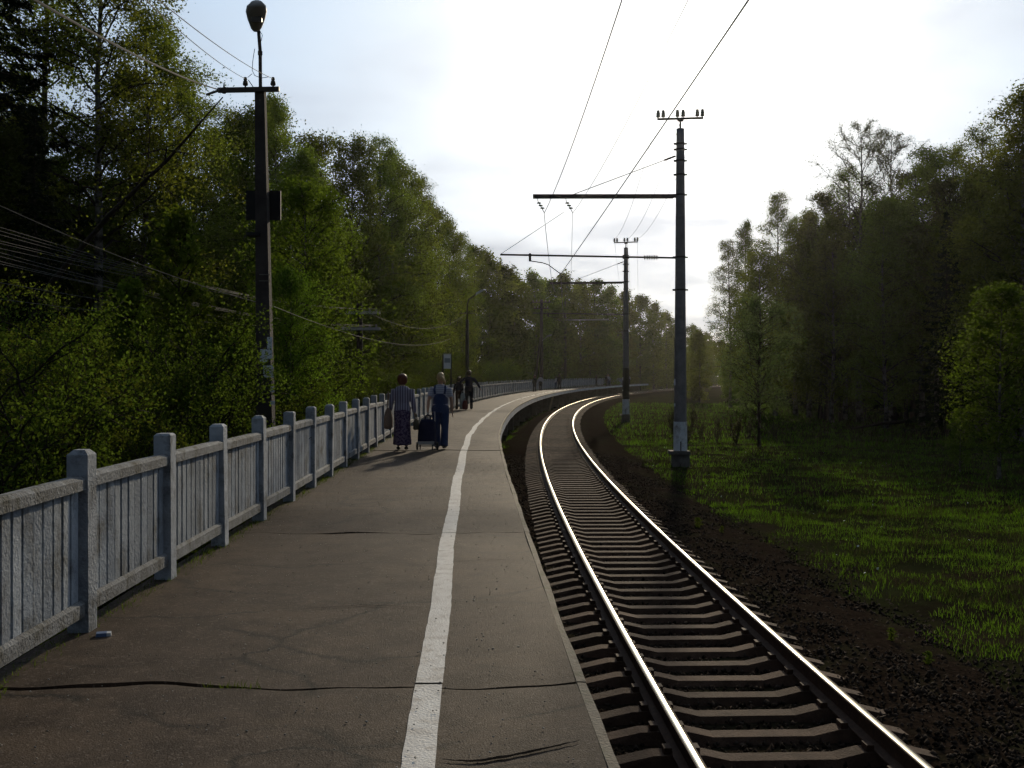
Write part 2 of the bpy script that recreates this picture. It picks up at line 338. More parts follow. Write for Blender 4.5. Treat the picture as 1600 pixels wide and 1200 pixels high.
def make_stones():
    n = 30000
    y = 6.5 + 34 * rng.random(n) ** 1.6; t = rng.uniform(-2.5, 3.9, n)
    dx = 2 * (y - 28) / 1100; nn = np.hypot(dx, 1)
    X = 1.745 + (y - 28) ** 2 / 1100 + t / nn; Y = y - t * dx / nn
    Z = np.interp(t, [-2.7, -2.2, -1.75, -1.3, -.8, .8, 1.3, 1.75, 2.3, 2.9, 3.5, 4.5], [-1.70, -1.53, -1.44, -1.43, -1.43, -1.43, -1.375, -1.39, -1.52, -1.60, -1.63, -1.63])
    r = rng.uniform(.010, .032, n)
    base = np.array([(1, 0, 0), (-1, 0, 0), (0, 1, 0), (0, -1, 0), (0, 0, 1), (0, 0, -1)], float)
    V = base[None] * r[:, None, None] * rng.uniform(.6, 1.3, (n, 6, 1)) + rng.normal(0, .25, (n, 6, 3)) * r[:, None, None]
    a = rng.uniform(0, 6.28, n); c, s = np.cos(a)[:, None], np.sin(a)[:, None]
    V = np.stack([V[..., 0] * c - V[..., 1] * s, V[..., 0] * s + V[..., 1] * c, V[..., 2]], -1) + np.stack([X, Y, Z], -1)[:, None]
    f = np.array([(0, 2, 4), (2, 1, 4), (1, 3, 4), (3, 0, 4), (2, 0, 5), (1, 2, 5), (3, 1, 5), (0, 3, 5)])
    Fa = (f[None] + (np.arange(n) * 6)[:, None, None]).reshape(-1, 3)
    tag(obj('ballast_stones', fastmesh('ballast_stones', V.reshape(-1, 3), [(Fa, 0)], [M['stone']])), 'loose dark ballast stones between and beside the sleepers', kind='stuff')
make_stones()

# ------------------------------------------------------------------ railway track
track = thing('railway_track', (0, 0, 0), 'single railway track curving right beside the platform', kind='structure')
YS = list(np.arange(-4, 60, .5)) + list(np.arange(60, 300, 2.0))
def sweep(prof, t0, ys=YS, closed=True):
    V = []; k = len(prof)
    for y in ys:
        for a, z in prof: V.append(toff(y, t0 + a, z))
    Fs = []
    for i in range(len(ys) - 1):
        for j in range(k if closed else k - 1):
            j2 = (j + 1) % k; Fs.append((i * k + j, (i + 1) * k + j, (i + 1) * k + j2, i * k + j2))
    return V, Fs
for sgn in (-1, 1):
    z = RAILZ
    prof = [(-.075, z - .18), (-.075, z - .168), (-.012, z - .145), (-.012, z - .045), (-.036, z - .035), (-.036, z - .003), (.036, z - .003), (.036, z - .035), (.012, z - .045), (.012, z - .145), (.075, z - .168), (.075, z - .18)]
    V, Fs = sweep(prof, sgn * .795)
    ro = MB().add(V, Fs).build('rail', M['rail'], track)
    V, Fs = sweep([(-.026, z - .002), (-.021, z + .001), (-.012, z + .003), (.012, z + .003), (.021, z + .001), (.026, z - .002)], sgn * .795, closed=False)
    MB().add(V, Fs).build('running_surface', M['railtop'], ro, smooth=True)
def sleeper_mesh():
    m = MB(); w = .085; b = .125; zb = -.13
    st = [(-1.35, -.075), (-1.02, -.004), (-.62, -.004), (-.42, -.05), (.42, -.05), (.62, -.004), (1.02, -.004), (1.35, -.085)]
    V = []
    for x, z in st: V += [(x, -b, zb), (x, -w, z), (x, w, z), (x, b, zb)]
    Fs = [(0, 3, 2, 1), (28, 29, 30, 31)]
    for i in range(7):
        a = i * 4; Fs += [(a, a + 1, a + 5, a + 4), (a + 1, a + 2, a + 6, a + 5), (a + 2, a + 3, a + 7, a + 6)]
    m.add(V, Fs)
    for t in (-.795, .795):
        for d in (-.11, .11): m.box((t + d, 0, .02), (.06, .11, .05), 1)
    return m.mesh('sleeper', [M['sleeper'], M['rail']])
slm = sleeper_mesh()
# arc-length stations
yy = np.arange(-3, 290, .01); arc = np.concatenate([[0], np.cumsum(np.hypot(np.diff(yy), np.diff(cx(yy))))])
stations = np.interp(np.arange(.1, arc[-1], .53), arc, yy)
first = [y for y in stations if y > 5.5]
rest = MB()
for k, y in enumerate(stations):
    tg, nr = frame(y); p = toff(y, random.uniform(-.015, .015), RAILZ - .178)
    rz = math.atan2(nr.y, nr.x) + random.uniform(-.012, .012)
    if y > 5.5 and k < 316 + (len(stations) - len(first)) - 16:
        o = obj('sleeper', slm, track, p, rz)
    else:
        Mx = Matrix.Translation(p) @ Matrix.Rotation(rz, 4, 'Z')
        rest.add([Mx @ v.co for v in slm.vertices], [tuple(f.vertices) for f in slm.polygons][:23])
tag(rest.build('sleepers', M['sleeper'], track), kind='stuff')

# ------------------------------------------------------------------ platform
plat = thing('platform', (0, 0, 0), 'long curved asphalt platform with white edge line', kind='structure')
J = [-1.0, 5.54, 10.75, 16.8, 22.4, 28.0] + list(np.arange(33.6, 196, 5.6))
def gapw(j, u): return gapw0(j, u) * (1 - .72 * math.exp(-((u - .75) / .035) ** 2))
def gapw0(j, u):
    """half width of the joint at crosswise fraction u (0 fence, 1 edge)"""
    if j == 1: return .012 + .026 * math.exp(-((u - .22) / .17) ** 2) + .010 * max(0, u - .9) * 10 + .004 * math.sin(u * 37)
    if j == 2: return .004 + .060 * math.exp(-((u - .40) / .08) ** 2) + .003 * math.sin(u * 41)
    if j == 3: return .010 + .006 * math.sin(u * 9) + .004 * math.sin(u * 31)
    return .008
def jline(j, u): return (.05 * math.sin(u * 5 + j) + .02 * math.sin(u * 17 + j * 3) + .010 * math.sin(u * 43 + j)) if j < 6 else .02 * math.sin(u * 4 + j)
line_rng = random.Random(3)
for s in range(len(J) - 1):
    y0, y1 = J[s], J[s + 1]
    f0, e0 = fence_pt(y0), edge_pt(y0); f1, e1 = fence_pt(y1), edge_pt(y1)
    f0 = f0 - (e0 - f0).normalized() * .12; f1 = f1 - (e1 - f1).normalized() * .12
    nu = 48 if s < 3 else (16 if s < 8 else 4); nv = 24 if s < 3 else (8 if s < 8 else 2)
    tz0 = (0, .0, 0, -.006, .003)[s % 5] if s < 8 else 0
    V = []
    def top(u, v):
        a = f0.lerp(e0, u); b = f1.lerp(e1, u); d = (b - a); Ln = d.length
        va = (gapw(s, u) + jline(s, u)) / Ln; vb = 1 - (gapw(s + 1, u) - jline(s + 1, u)) / Ln
        p = a + d * (va + (vb - va) * v)
        p.z += tz0 + .006 * math.sin(p.x * 2.3 + p.y * 1.1) + .005 * math.sin(p.x * 5.1 - p.y * 2.7)
        if v in (0.0, 1.0): p.z -= .003
        return p
    for iv in range(nv + 1):
        for iu in range(nu + 1): V.append(top(iu / nu, iv / nv))
    Fs = [(iv * (nu + 1) + iu, iv * (nu + 1) + iu + 1, (iv + 1) * (nu + 1) + iu + 1, (iv + 1) * (nu + 1) + iu) for iv in range(nv) for iu in range(nu)]
    ring = list(range(nu + 1)) + [iv * (nu + 1) + nu for iv in range(1, nv + 1)] + [nv * (nu + 1) + iu for iu in range(nu - 1, -1, -1)] + [iv * (nu + 1) for iv in range(nv - 1, 0, -1)]
    b0 = len(V); V += [Vector((V[i].x, V[i].y, -.22)) for i in ring]; n = len(ring)
    Fs += [(ring[i], b0 + i, b0 + (i + 1) % n, ring[(i + 1) % n]) for i in range(n)]
    slab = MB().add(V, Fs).build('platform_slab', M['asphalt'], plat)
    # concrete coping along the track side and the white painted face under it
    d = (e1 - e0).normalized(); nrm = Vector((d.y, -d.x, 0)); Ln = (e1 - e0).length
    m = MB(); k = max(2, int(Ln / .5)) if s < 8 else 2; V = []
    for i in range(k + 1):
        p = e0 + d * (.012 + (Ln - .024) * i / k); j = line_rng.uniform(-.008, .008) if s < 8 else 0
        for a, z in ((.002, -.05), (.002, .003 + tz0), (.048 + j, .001 + tz0), (.048 + j, -.05)): V.append(p + nrm * a + Vector((0, 0, z)))
    Fs = [(0, 1, 2, 3), (k * 4 + 3, k * 4 + 2, k * 4 + 1, k * 4)]
    for i in range(k):
        for q in range(4): Fs.append((i * 4 + q, i * 4 + 4 + q, i * 4 + 4 + (q + 1) % 4, i * 4 + (q + 1) % 4))
    m.add(V, Fs); m.build('edge_strip', M['concrete'], slab)
    Mx = Matrix.Rotation(math.atan2(d.y, d.x), 4, 'Z')
    MB().box((e0 + e1) / 2 + nrm * .016 + Vector((0, 0, -.175)), (Ln - .03, .05, .25), M4=Mx).build('edge_panel', M['fascia'], slab)
    # painted line
    k = max(2, int(Ln / .12)) if s < 8 else 6; V = []
    for i in range(k + 1):
        q = .012 + (Ln - .024) * i / k; p = e0 + d * q; c = -.765; y = p.y
        c += .008 * math.sin(y * 1.1) + .002 * math.sin(y * 3.7)
        for a in (-.07, .07):
            jj = line_rng.gauss(0, .0016) if s < 8 else 0
            P = p + nrm * (c + a + jj); u = 1 + (c + a) / ((e0 - f0).length)
            V.append(P)
    # lay the ribbon 4 mm above the slab
    for P in V: P.z = tz0 + .006 * math.sin(P.x * 2.3 + P.y * 1.1) + .005 * math.sin(P.x * 5.1 - P.y * 2.7) + .006
    Fs = [(i * 2, i * 2 + 1, i * 2 + 3, i * 2 + 2) for i in range(k)]
    MB().add(V, Fs).build('painted_line', M['line'], slab)
    # crosswise bearer wall under the joint
    a = f0.lerp(e0, .06); b = f0.lerp(e0, .80); dd = (b - a); Mx = Matrix.Rotation(math.atan2(dd.y, dd.x), 4, 'Z')
    MB().box((a + b) / 2 + Vector((0, 0, -.98)), (dd.length, .35, 1.5), M4=Mx).build('bearer', M['dark_concrete'], plat)
    a, b = f0.lerp(e0, .3), f1.lerp(e1, .3); dd = b - a; Mx = Matrix.Rotation(math.atan2(dd.y, dd.x), 4, 'Z')
    MB().box((a + b) / 2 + Vector((0, 0, -.98)), (dd.length - .40, .2, 1.5), M4=Mx).build('added_shade_wall', M['dark_concrete'], plat)  # added lengthwise wall, stops light from the fence side reaching under the slabs
    # mossy kerb under the fence
    a, b = f0, f1; dd = b - a; Mx = Matrix.Rotation(math.atan2(dd.y, dd.x), 4, 'Z')
def crack(pts, w, slab_i):
    """open crack: a thin dark irregular strip lying in the asphalt surface"""
    cr = random.Random(int(pts[0][0] * 7)); V = []; P = [at(a, b, 1640 * EYE / (b - HOR)) for a, b in pts]; Q = []
    for i in range(len(P) - 1):
        for k in range(6): Q.append(P[i].lerp(P[i + 1], k / 6))
    Q.append(P[-1]); n = len(Q)
    for i, q in enumerate(Q):
        t = i / (n - 1); h = w * (.25 + .75 * math.sin(math.pi * min(1, t * 1.02))) * cr.uniform(.8, 1.2); jx = cr.gauss(0, .003)
        for sg in (-1, 1):
            v = q + Vector((0, sg * h + jx, 0)); v.z = .006 * math.sin(v.x * 2.3 + v.y * 1.1) + .005 * math.sin(v.x * 5.1 - v.y * 2.7) + .008; V.append(v)
    MB().add(V, [(2 * i, 2 * i + 1, 2 * i + 3, 2 * i + 2) for i in range(n - 1)]).build('crack', M['tar'], plat)
M['tar'] = mat('tar_seam', (.010, .009, .008), .95, (.020, .017, .015), 20, spec=.0, coords='World')
crack([(690, 1186), (740, 1190), (800, 1182), (860, 1170), (905, 1160)], .015, 0)
crack([(470, 950), (560, 946), (660, 952)], .006, 1)
crack([(700, 880), (760, 874), (820, 878)], .006, 1)
crack([(330, 762), (420, 764), (540, 757)], .010, 2)
p0 = edge_pt(93.0); m = MB(); m.tube([p0 + Vector((.05, 0, -.3)), p0 + Vector((-.35, -.6, -1.7))], .09, 6); m.build('support_leg', M['concrete'], plat)

# ------------------------------------------------------------------ fence
PITCH = 1.68
yf = np.arange(-1.7, 194, .01); fx = np.array([[*fence_pt(v)[:2]] for v in yf])
fa = np.concatenate([[0], np.cumsum(np.hypot(*np.diff(fx, axis=0).T))])
s0 = np.interp(6.74, yf, fa) % PITCH
fpts = [Vector((np.interp(s, fa, fx[:, 0]), np.interp(s, fa, fx[:, 1]), 0)) for s in np.arange(s0, fa[-1], PITCH)]
fence = thing('concrete_fence', (0, 0, 0), 'pale blue concrete slat fence along the back of the platform', 'fence')
post_v = []
for v in range(3):
    m = MB(); m.box((0, 0, .48), (.14, .13, 1.34), cham=(.016, .022, .03)[v]); post_v.append(m.mesh('post', M['fence']))
slat_len = .715
sm = MB(); V = [(-.069, .030, 0), (-.054, -.020, 0), (.054, -.020, 0), (.069, .030, 0)]; sm.add(V + [(a, b, slat_len) for a, b, c in V], [(3, 2, 1, 0), (4, 5, 6, 7), (0, 1, 5, 4), (1, 2, 6, 5), (2, 3, 7, 6), (3, 0, 4, 7)]); slat_me = sm.mesh('slat', M['slat'])
inner = PITCH - .155
pm = MB()
def railprof(z0, z1, h, c):
    prof = [(-h, z0), (h, z0), (h, z1 - c), (h - c, z1), (-h + c, z1), (-h, z1 - c)]
    V = [(-inner / 2, a, z) for a, z in prof] + [(inner / 2, a, z) for a, z in prof]
    return V, [tuple(range(5, -1, -1)), tuple(range(6, 12))] + [(i, (i + 1) % 6, 6 + (i + 1) % 6, 6 + i) for i in range(6)]
pm.add(*railprof(.895, .98, .050, .022)); pm.add(*railprof(.115, .215, .045, .02)); panel_me = pm.mesh('fence_panel', M['fence_rail'])
ns = 11; nslat = 0; far = MB()
for i, p in enumerate(fpts):
    q = fpts[i + 1] if i + 1 < len(fpts) else p + (p - fpts[i - 1]); d = (q - p); rz = math.atan2(d.y, d.x)
    o = obj('post', post_v[i % 3], fence, p + Vector((0, 0, random.uniform(-.015, .01))), rz); o.rotation_euler = (random.uniform(-.02, .02), random.uniform(-.02, .02), rz)
    if i + 1 == len(fpts): break
    c = (p + q) / 2; pz = random.uniform(-.012, .012)
    po = obj('fence_panel', panel_me, fence, c + Vector((0, 0, pz)), rz)
    for k in range(ns):
        x = (k - (ns - 1) / 2) * (inner - .05) / ns
        if c.y > 3 and nslat < 297:
            so_ = obj('slat', slat_me, po, (x + random.uniform(-.004, .004), random.uniform(-.003, .003), .193)); so_.rotation_euler = (0, 0, random.uniform(-.05, .05)); nslat += 1
        else:
            Mx = Matrix.Translation(c + Vector((0, 0, pz))) @ Matrix.Rotation(rz, 4, 'Z') @ Matrix.Translation((x, 0, .193))
            far.add([Mx @ v.co for v in slat_me.vertices], [tuple(f.vertices) for f in slat_me.polygons])
tag(far.build('slats', M['slat'], fence), kind='stuff')
# ------------------------------------------------------------------ trees: shared meshes (trunk with limbs / crown of leaves)
def tubes_np(paths, nseg):
    """paths: list of (P Kx3, r K). returns V, quads"""
    Vs = []; Qs = []; o = 0; w = np.arange(nseg) * 2 * np.pi / nseg; cw, sw = np.cos(w), np.sin(w)
    for P, r in paths:
        P = np.asarray(P); K = len(P); T = np.gradient(P, axis=0); T /= np.linalg.norm(T, axis=1)[:, None] + 1e-9
        ref = np.where(np.abs(T[:, 2:3]) < .9, np.array([[0, 0, 1.]]), np.array([[1., 0, 0]]))
        if abs(T[0, 2]) < .9: ref = np.tile([0, 0, 1.], (K, 1))
        else: ref = np.tile([1., 0, 0], (K, 1))
        A = np.cross(T, ref); A /= np.linalg.norm(A, axis=1)[:, None] + 1e-9; B = np.cross(T, A)
        V = P[:, None] + (A[:, None] * cw[None, :, None] + B[:, None] * sw[None, :, None]) * np.asarray(r)[:, None, None]
        Vs.append(V.reshape(-1, 3)); i = (np.arange(K - 1)[:, None] * nseg + np.arange(nseg)[None]); j = (np.arange(K - 1)[:, None] * nseg + (np.arange(nseg) + 1)[None] % nseg)
        Qs.append(np.stack([i, j, j + nseg, i + nseg], -1).reshape(-1, 4) + o); o += K * nseg
    return np.concatenate(Vs), np.concatenate(Qs)
def leaves_np(C, size, g, up=0.0, asp=.6):
    n = len(C); a = g.normal(size=(n, 3)); a[:, 2] -= up; a /= np.linalg.norm(a, axis=1)[:, None]
    b = np.cross(a, g.normal(size=(n, 3))); b /= np.linalg.norm(b, axis=1)[:, None] + 1e-9
    s = (size * g.uniform(.4, 1.6, n))[:, None]
    V = np.stack([C - a * s, C + b * s * asp, C + a * s, C - b * s * asp], 1).reshape(-1, 3)
    return V, np.arange(4 * n).reshape(-1, 4)
def tree(name, seed, H, base, rad, nb, nleaf, lsize, bark, leaf, tr=.12, rise=(.5, 1.0), droop=.5, shape='oval', sub=7, jit=.14, wob=.02, stems=1, lean=(0, 0), toplight=0.0, bare=0.0, dense=1.0, spread=1.0):
    g = np.random.default_rng(seed); trunkp = []; limb = []; twig = []; cl = []
    for st in range(stems):
        k = 14; u = np.linspace(0, 1, k); h = H * (1 if st == 0 else g.uniform(.7, .95)); a0 = g.uniform(0, 6.28)
        off = np.cumsum(g.normal(0, wob * H / k, (k, 2)), axis=0) + u[:, None] * np.array(lean) * H
        if stems > 1: off += (u[:, None] ** .8) * np.array([math.cos(a0), math.sin(a0)]) * rad * .45
        TP = np.concatenate([off, (u * h)[:, None]], 1); TR = tr * (1 - u) ** .85 * (1 if st == 0 else .75) + .006 * H / 10
        TR[0] *= 1.35; trunkp.append((TP, TR))
        for i in range(nb // stems):
            ub = base + (1 - base) * ((i + g.random()) / (nb // stems)) ** dense * .985
            p0 = np.array([np.interp(ub, u, TP[:, c]) for c in range(3)]); f = (ub - base) / (1 - base)
            if shape == 'oval': pr = (math.sin(math.pi * min(1, .12 + .88 * f) ** .75)) ** .7 + .12
            elif shape == 'cone': pr = (1 - f) ** .85 + .06
            elif shape == 'column': pr = .55 + .45 * math.sin(math.pi * f) if f < .85 else .55 * (1 - f) / .15 + .12
            else: pr = .5 + .6 * math.sin(math.pi * (f * .8 + .15))
            Lb = rad * pr * g.uniform(.65, 1.2); az = i * 2.399 + g.normal(0, .5); el = g.uniform(*rise) * (1 if shape != 'cone' else 1 - .5 * (1 - f))
            m = 6; t = np.linspace(0, 1, m); d = np.array([math.cos(az) * math.cos(el), math.sin(az) * math.cos(el), math.sin(el)])
            BP = p0 + d * (t * Lb)[:, None]; BP[:, 2] -= droop * Lb * .5 * t ** 2.2; BP[1:] += g.normal(0, .035 * Lb, (m - 1, 3))
            rb = max(.008, np.interp(ub, u, TR) * .42); limb.append((BP, rb * (1 - t) ** .7 + .004))
            for j in range(sub):
                tj = g.uniform(.25, 1); q0 = np.array([np.interp(tj, t, BP[:, c]) for c in range(3)])
                d2 = d * .6 + g.normal(0, .55, 3) * spread; d2[2] += .15; d2 /= np.linalg.norm(d2); L2 = Lb * g.uniform(.22, .5) * (1.1 - .4 * tj)
                t2 = np.linspace(0, 1, 4); SP = q0 + d2 * (t2 * L2)[:, None]; SP[:, 2] -= droop * L2 * .7 * t2 ** 2
                twig.append((SP, .0075 * (1 - t2) * H / 12 + .003)); cl.append(SP)
    tv, tq = tubes_np(trunkp, 8); lv, lq = tubes_np(limb, 5); wv, wq = tubes_np(twig, 3)
    V = np.concatenate([tv, lv, wv]); q1 = tq; q2 = lq + len(tv); q3 = wq + len(tv) + len(lv)
    tme = fastmesh(name + '_trunk', V, [(q1, 0), (q2, 1), (q3, 1)], [M[bark], M['bark']]); tme.polygons.foreach_set('use_smooth', [True] * len(tme.polygons))
    CL = np.array(cl); n = nleaf; wgt = np.ones(len(CL))
    if toplight: wgt *= 1 - toplight * np.clip((CL[:, 0, 2] / H - .55) / .45, 0, 1)
    if bare: wgt *= (g.random(len(CL)) > bare)
    ci = g.choice(len(CL), n, p=wgt / wgt.sum()); tt = g.random(n) ** .7 * 3; k0 = np.minimum(tt.astype(int), 2); fr = (tt - k0)[:, None]
    C = CL[ci, k0] * (1 - fr) + CL[ci, k0 + 1] * fr + g.normal(0, jit, (n, 3)); C[:, 2] -= abs(g.normal(0, jit * .6 * droop * 2, n))
    C[:, 2] = np.maximum(C[:, 2], .05)
    v, q = leaves_np(C, lsize, g, up=droop * .6)
    cme = fastmesh(name + '_crown', v, [(q, 0)], [M[leaf]])
    return (tme, cme, H)
def spruce(name, seed, H, rad, leafn=14000):
    g = np.random.default_rng(seed); u = np.linspace(0, 1, 12); TP = np.stack([g.normal(0, .02, 12), g.normal(0, .02, 12), u * H], 1); TR = .17 * (1 - u) + .012
    limb = []; C = []; A = []
    nb = 150
    for i in range(nb):
        f = ((i + g.random()) / nb); z = H * (.06 + .93 * f); Lb = rad * ((1 - f) ** .9 + .04) * g.uniform(.7, 1.1); az = i * 2.399 + g.normal(0, .3); t = np.linspace(0, 1, 5)
        d = np.array([math.cos(az), math.sin(az), 0]); BP = np.array([0, 0, z]) + d * (t * Lb)[:, None]; BP[:, 2] += -.30 * Lb * t * (1 - .2 * f) + .12 * Lb * t ** 3 + .25 * Lb * t * f
        limb.append((BP, .02 * (1 - t) + .004)); k = int(leafn / nb * (.35 + 1.3 * (1 - f)))
        tj = g.random(k) ** .75; Pj = np.stack([np.interp(tj, t, BP[:, c]) for c in range(3)], 1); side = np.array([-d[1], d[0], 0]); s = g.normal(0, .16, k) * (1.1 - tj) * Lb
        Pj += side * s[:, None]; Pj[:, 2] -= abs(s) * .35 + abs(g.normal(0, .10, k)); C.append(Pj); A.append(np.tile(d * .5, (k, 1)) + side * np.sign(s)[:, None] * .6 + np.array([0, 0, -.5]))
    C = np.concatenate(C); A = np.concatenate(A) + g.normal(0, .25, (len(C), 3)); A /= np.linalg.norm(A, axis=1)[:, None]; B = np.cross(A, g.normal(size=A.shape)); B /= np.linalg.norm(B, axis=1)[:, None]
    s = g.uniform(.10, .22, len(C))[:, None]; v = np.stack([C - A * s, C + B * s * .22, C + A * s, C - B * s * .22], 1).reshape(-1, 3)
    tv, tq = tubes_np([(TP, TR)], 8); lv, lq = tubes_np(limb, 4)
    return (fastmesh(name + '_trunk', np.concatenate([tv, lv]), [(tq, 0), (lq + len(tv), 0)], [M['bark']]), fastmesh(name + '_crown', v, [(np.arange(len(v)).reshape(-1, 4), 0)], [M['needle']]), H)
T = {}
for i in range(4): T['birch%d' % i] = tree('birch', 10 + i, 16, .22, 2.5 + .3 * (i % 2), 60, 44000, .036, 'birchbark', 'birchleaf', tr=.13, rise=(.55, 1.1), droop=.75, shape='oval', sub=9, jit=.17, wob=.03, toplight=.45)
for i in range(3): T['full%d' % i] = tree('full', 30 + i, 13, .08, 2.6, 70, 40000, .042, 'birchbark', 'birchleaf', tr=.11, rise=(.5, 1.0), droop=.5, shape='oval', sub=9, jit=.2, wob=.03)
for i in range(2): T['alder%d' % i] = tree('alder', 40 + i, 14, .12, 2.4, 64, 34000, .048, 'bark', 'leafdark', tr=.13, rise=(.4, 1.0), droop=.3, shape='oval', sub=9, jit=.2, wob=.02)
for i in range(2): T['aspen%d' % i] = tree('aspen', 50 + i, 19, .42, 3.6, 60, 14000, .034, 'birchbark', 'leafbud', tr=.17, rise=(.6, 1.1), droop=.15, shape='oval', sub=18, jit=.10, wob=.03)
for i in range(2): T['rust%d' % i] = tree('rust', 55 + i, 15, .25, 2.8, 54, 20000, .05, 'bark', 'leafbud', tr=.14, rise=(.4, 1.0), droop=.2, shape='oval', sub=10, jit=.16, wob=.03)
for i in range(2): T['spruce%d' % i] = spruce('spruce', 60 + i, 18, 3.0)
for i in range(2): T['young%d' % i] = tree('young', 70 + i, 6, .10, 1.45, 60, 15000, .036, 'birchbark', 'leafbright', tr=.045, rise=(.5, 1.05), droop=.35, shape='oval', sub=8, jit=.10, wob=.03)
T['sapling'] = tree('sapling', 75, 5, .25, .75, 40, 6000, .036, 'bark', 'leafbright', tr=.03, rise=(.7, 1.2), droop=.1, shape='column', sub=6, jit=.07, wob=.03)
T['bigyoung'] = tree('bigyoung', 76, 8, .04, 1.9, 90, 36000, .030, 'birchbark', 'leafbright', tr=.06, rise=(.45, 1.0), droop=.35, shape='column', sub=9, jit=.13, wob=.03)
for i in range(3): T['bush%d' % i] = tree('bush', 80 + i, 3.4, .05, 1.4, 54, 19000, .0185, 'bark', 'leafbush' if i < 2 else 'leafdark', tr=.03, rise=(.5, 1.2), droop=.15, shape='round', sub=8, jit=.065, wob=.05, stems=4)
T['crab'] = tree('crab', 90, 6.2, .22, 2.0, 74, 17000, .036, 'bark', 'leafgrey', tr=.07, rise=(.3, 1.0), droop=.35, shape='round', sub=9, jit=.10, wob=.05)
T['brush'] = tree('brush', 91, 1.5, .1, .45, 60, 900, .014, 'bark', 'leafbud', tr=.008, rise=(1.1, 1.5), droop=0, shape='column', sub=3, jit=.05, stems=10)
# low-detail versions for the far wood
for i in range(3): T['far%d' % i] = tree('far', 100 + i, 15, .03, 2.6, 60, 14000, .11, 'birchbark', 'birchleaf', tr=.13, rise=(.4, .9), droop=.5, shape='column', sub=5, jit=.28, wob=.03)
for i in range(2): T['fardark%d' % i] = tree('fardark', 110 + i, 15, .03, 2.6, 60, 14000, .11, 'bark', 'leafdark', tr=.13, rise=(.3, .9), droop=.3, shape='column', sub=5, jit=.28)
tr_rng = random.Random(11)
def plant(key, x, y, h, name, label, cat='tree', group=None, wx=1.0, rz=None, tilt=(0, 0), z=None):
    tm, cm, H = T[key]; s = h / H
    o = thing(name, (x, y, GZ - .05 if z is None else z), label, cat, group, rz=tr_rng.uniform(0, 6.28) if rz is None else rz)
    o.scale = (s * wx, s * wx, s); o.rotation_euler = (tilt[0], tilt[1], o.rotation_euler[2])
    obj('trunk', tm, o); obj('crown', cm, o); return o
def planted(key, px, top, d, *a, **k):
    """tree whose top shows at photo row `top` when it stands at distance d"""
    h = EYE + (HOR - top) * d / F - GZ; x = (px - 800) * d / F
    if k.pop('clear', False): x = min(x, fence_pt(d).x - .40 - .42 * h * k.get('wx', 1.0))       # keep the foliage behind the fence
    return plant(key, x, d, h, *a, **k)

# --- left wood, front rank (each tree where it stands; heights from the photograph's skyline)
GL = 'trees of the dense wood behind the platform fence'
KIND = {'birch': ('birch_tree', 'birch'), 'full': ('birch_tree', 'bushy birch'), 'alder': ('alder_tree', 'dark alder'), 'spruce': ('spruce_tree', 'dark spruce'), 'rust': ('budding_tree', 'brownish budding tree'), 'far': ('leafy_tree', 'light green tree'), 'fardark': ('leafy_tree', 'dark green tree'), 'aspen': ('aspen_tree', 'aspen')}
def wood(key, d, side):
    """name and label of a tree that stands among its like in the wood"""
    n, a = KIND[key.rstrip('0123456789')]
    if side == 'L': w = 'crowded in the wood behind the near fence' if d < 60 else ('in the wood beyond the standing man' if d < 110 else ('in the wood along the far platform' if d < 200 else 'in the distant wood beyond the platform end'))
    else: w = 'crowded in the right wood behind the young birch' if d < 66 else ('in the right wood below the airy aspens' if d < 90 else 'at the far left end of the right wood')
    return n, a + ' ' + w
planted('birch0', 60, -170, 38, 'birch_tree', 'tall airy birch beside the dark spruce at far left', group=GL, wx=1.15)
planted('birch1', 150, -150, 36, 'birch_tree', 'tallest birch with pale trunk left of the lamp post', group=GL, wx=1.2)
planted('birch2', 225, 5, 40, 'birch_tree', 'tall birch with a forking crown left of the lamp post', group=GL, wx=1.15)
planted('birch3', 300, 120, 46, 'birch_tree', 'slender birch just left of the lamp post top', group=GL, wx=1.1)
planted('spruce0', -5, -220, 34, 'spruce_tree', 'tall dark spruce at the left edge of the picture', group=GL, wx=1.25)
planted('spruce1', 55, 160, 30, 'spruce_tree', 'dark spruce in front of the tall birches at left', group=GL, wx=1.1)
planted('alder1', 350, 195, 58, 'alder_tree', 'dark rounded alder behind the lamp post', group=GL, wx=1.0)
planted('birch3', 262, 45, 43, 'birch_tree', 'birch whose crown reaches furthest right over the wires', group=GL, wx=1.2)
planted('full2', 385, 172, 56, 'birch_tree', 'leafy birch directly behind the lamp post', group=GL, wx=1.1)
planted('full0', 415, 160, 60, 'birch_tree', 'broad leafy birch crown behind the lamp post board', group=GL, wx=1.1)
planted('full1', 500, 212, 62, 'birch_tree', 'leafy birch filling the dip right of the lamp post', group=GL, wx=1.1)
planted('full2', 612, 240, 68, 'birch_tree', 'leafy birch right of the thin birch top', group=GL, wx=1.1)
planted('birch1', 435, 150, 53, 'birch_tree', 'high birch crown just right of the lamp post', group=GL)
planted('full0', 470, 235, 50, 'birch_tree', 'full green birch right of the lamp post board', group=GL, wx=1.05)
planted('full1', 545, 215, 60, 'birch_tree', 'birch with a rounded top above the fence line', group=GL, wx=1.0)
planted('birch2', 590, 208, 64, 'birch_tree', 'thin birch top standing alone against the bright sky', group=GL, wx=1.0)
planted('alder0', 520, 330, 52, 'alder_tree', 'dark alder between two green birches behind the fence', group=GL)
row = [(625, 262, 72), (655, 275, 76), (675, 320, 84), (700, 345, 92), (722, 362, 100), (742, 385, 108), (762, 392, 116), (785, 415, 122), (805, 428, 130), (835, 425, 138), (858, 438, 146), (880, 428, 152), (905, 440, 160), (930, 438, 170), (950, 448, 176), (975, 455, 190), (1000, 462, 205), (1022, 474, 218), (1042, 488, 232), (1062, 500, 250), (1085, 508, 270), (1104, 520, 285)]
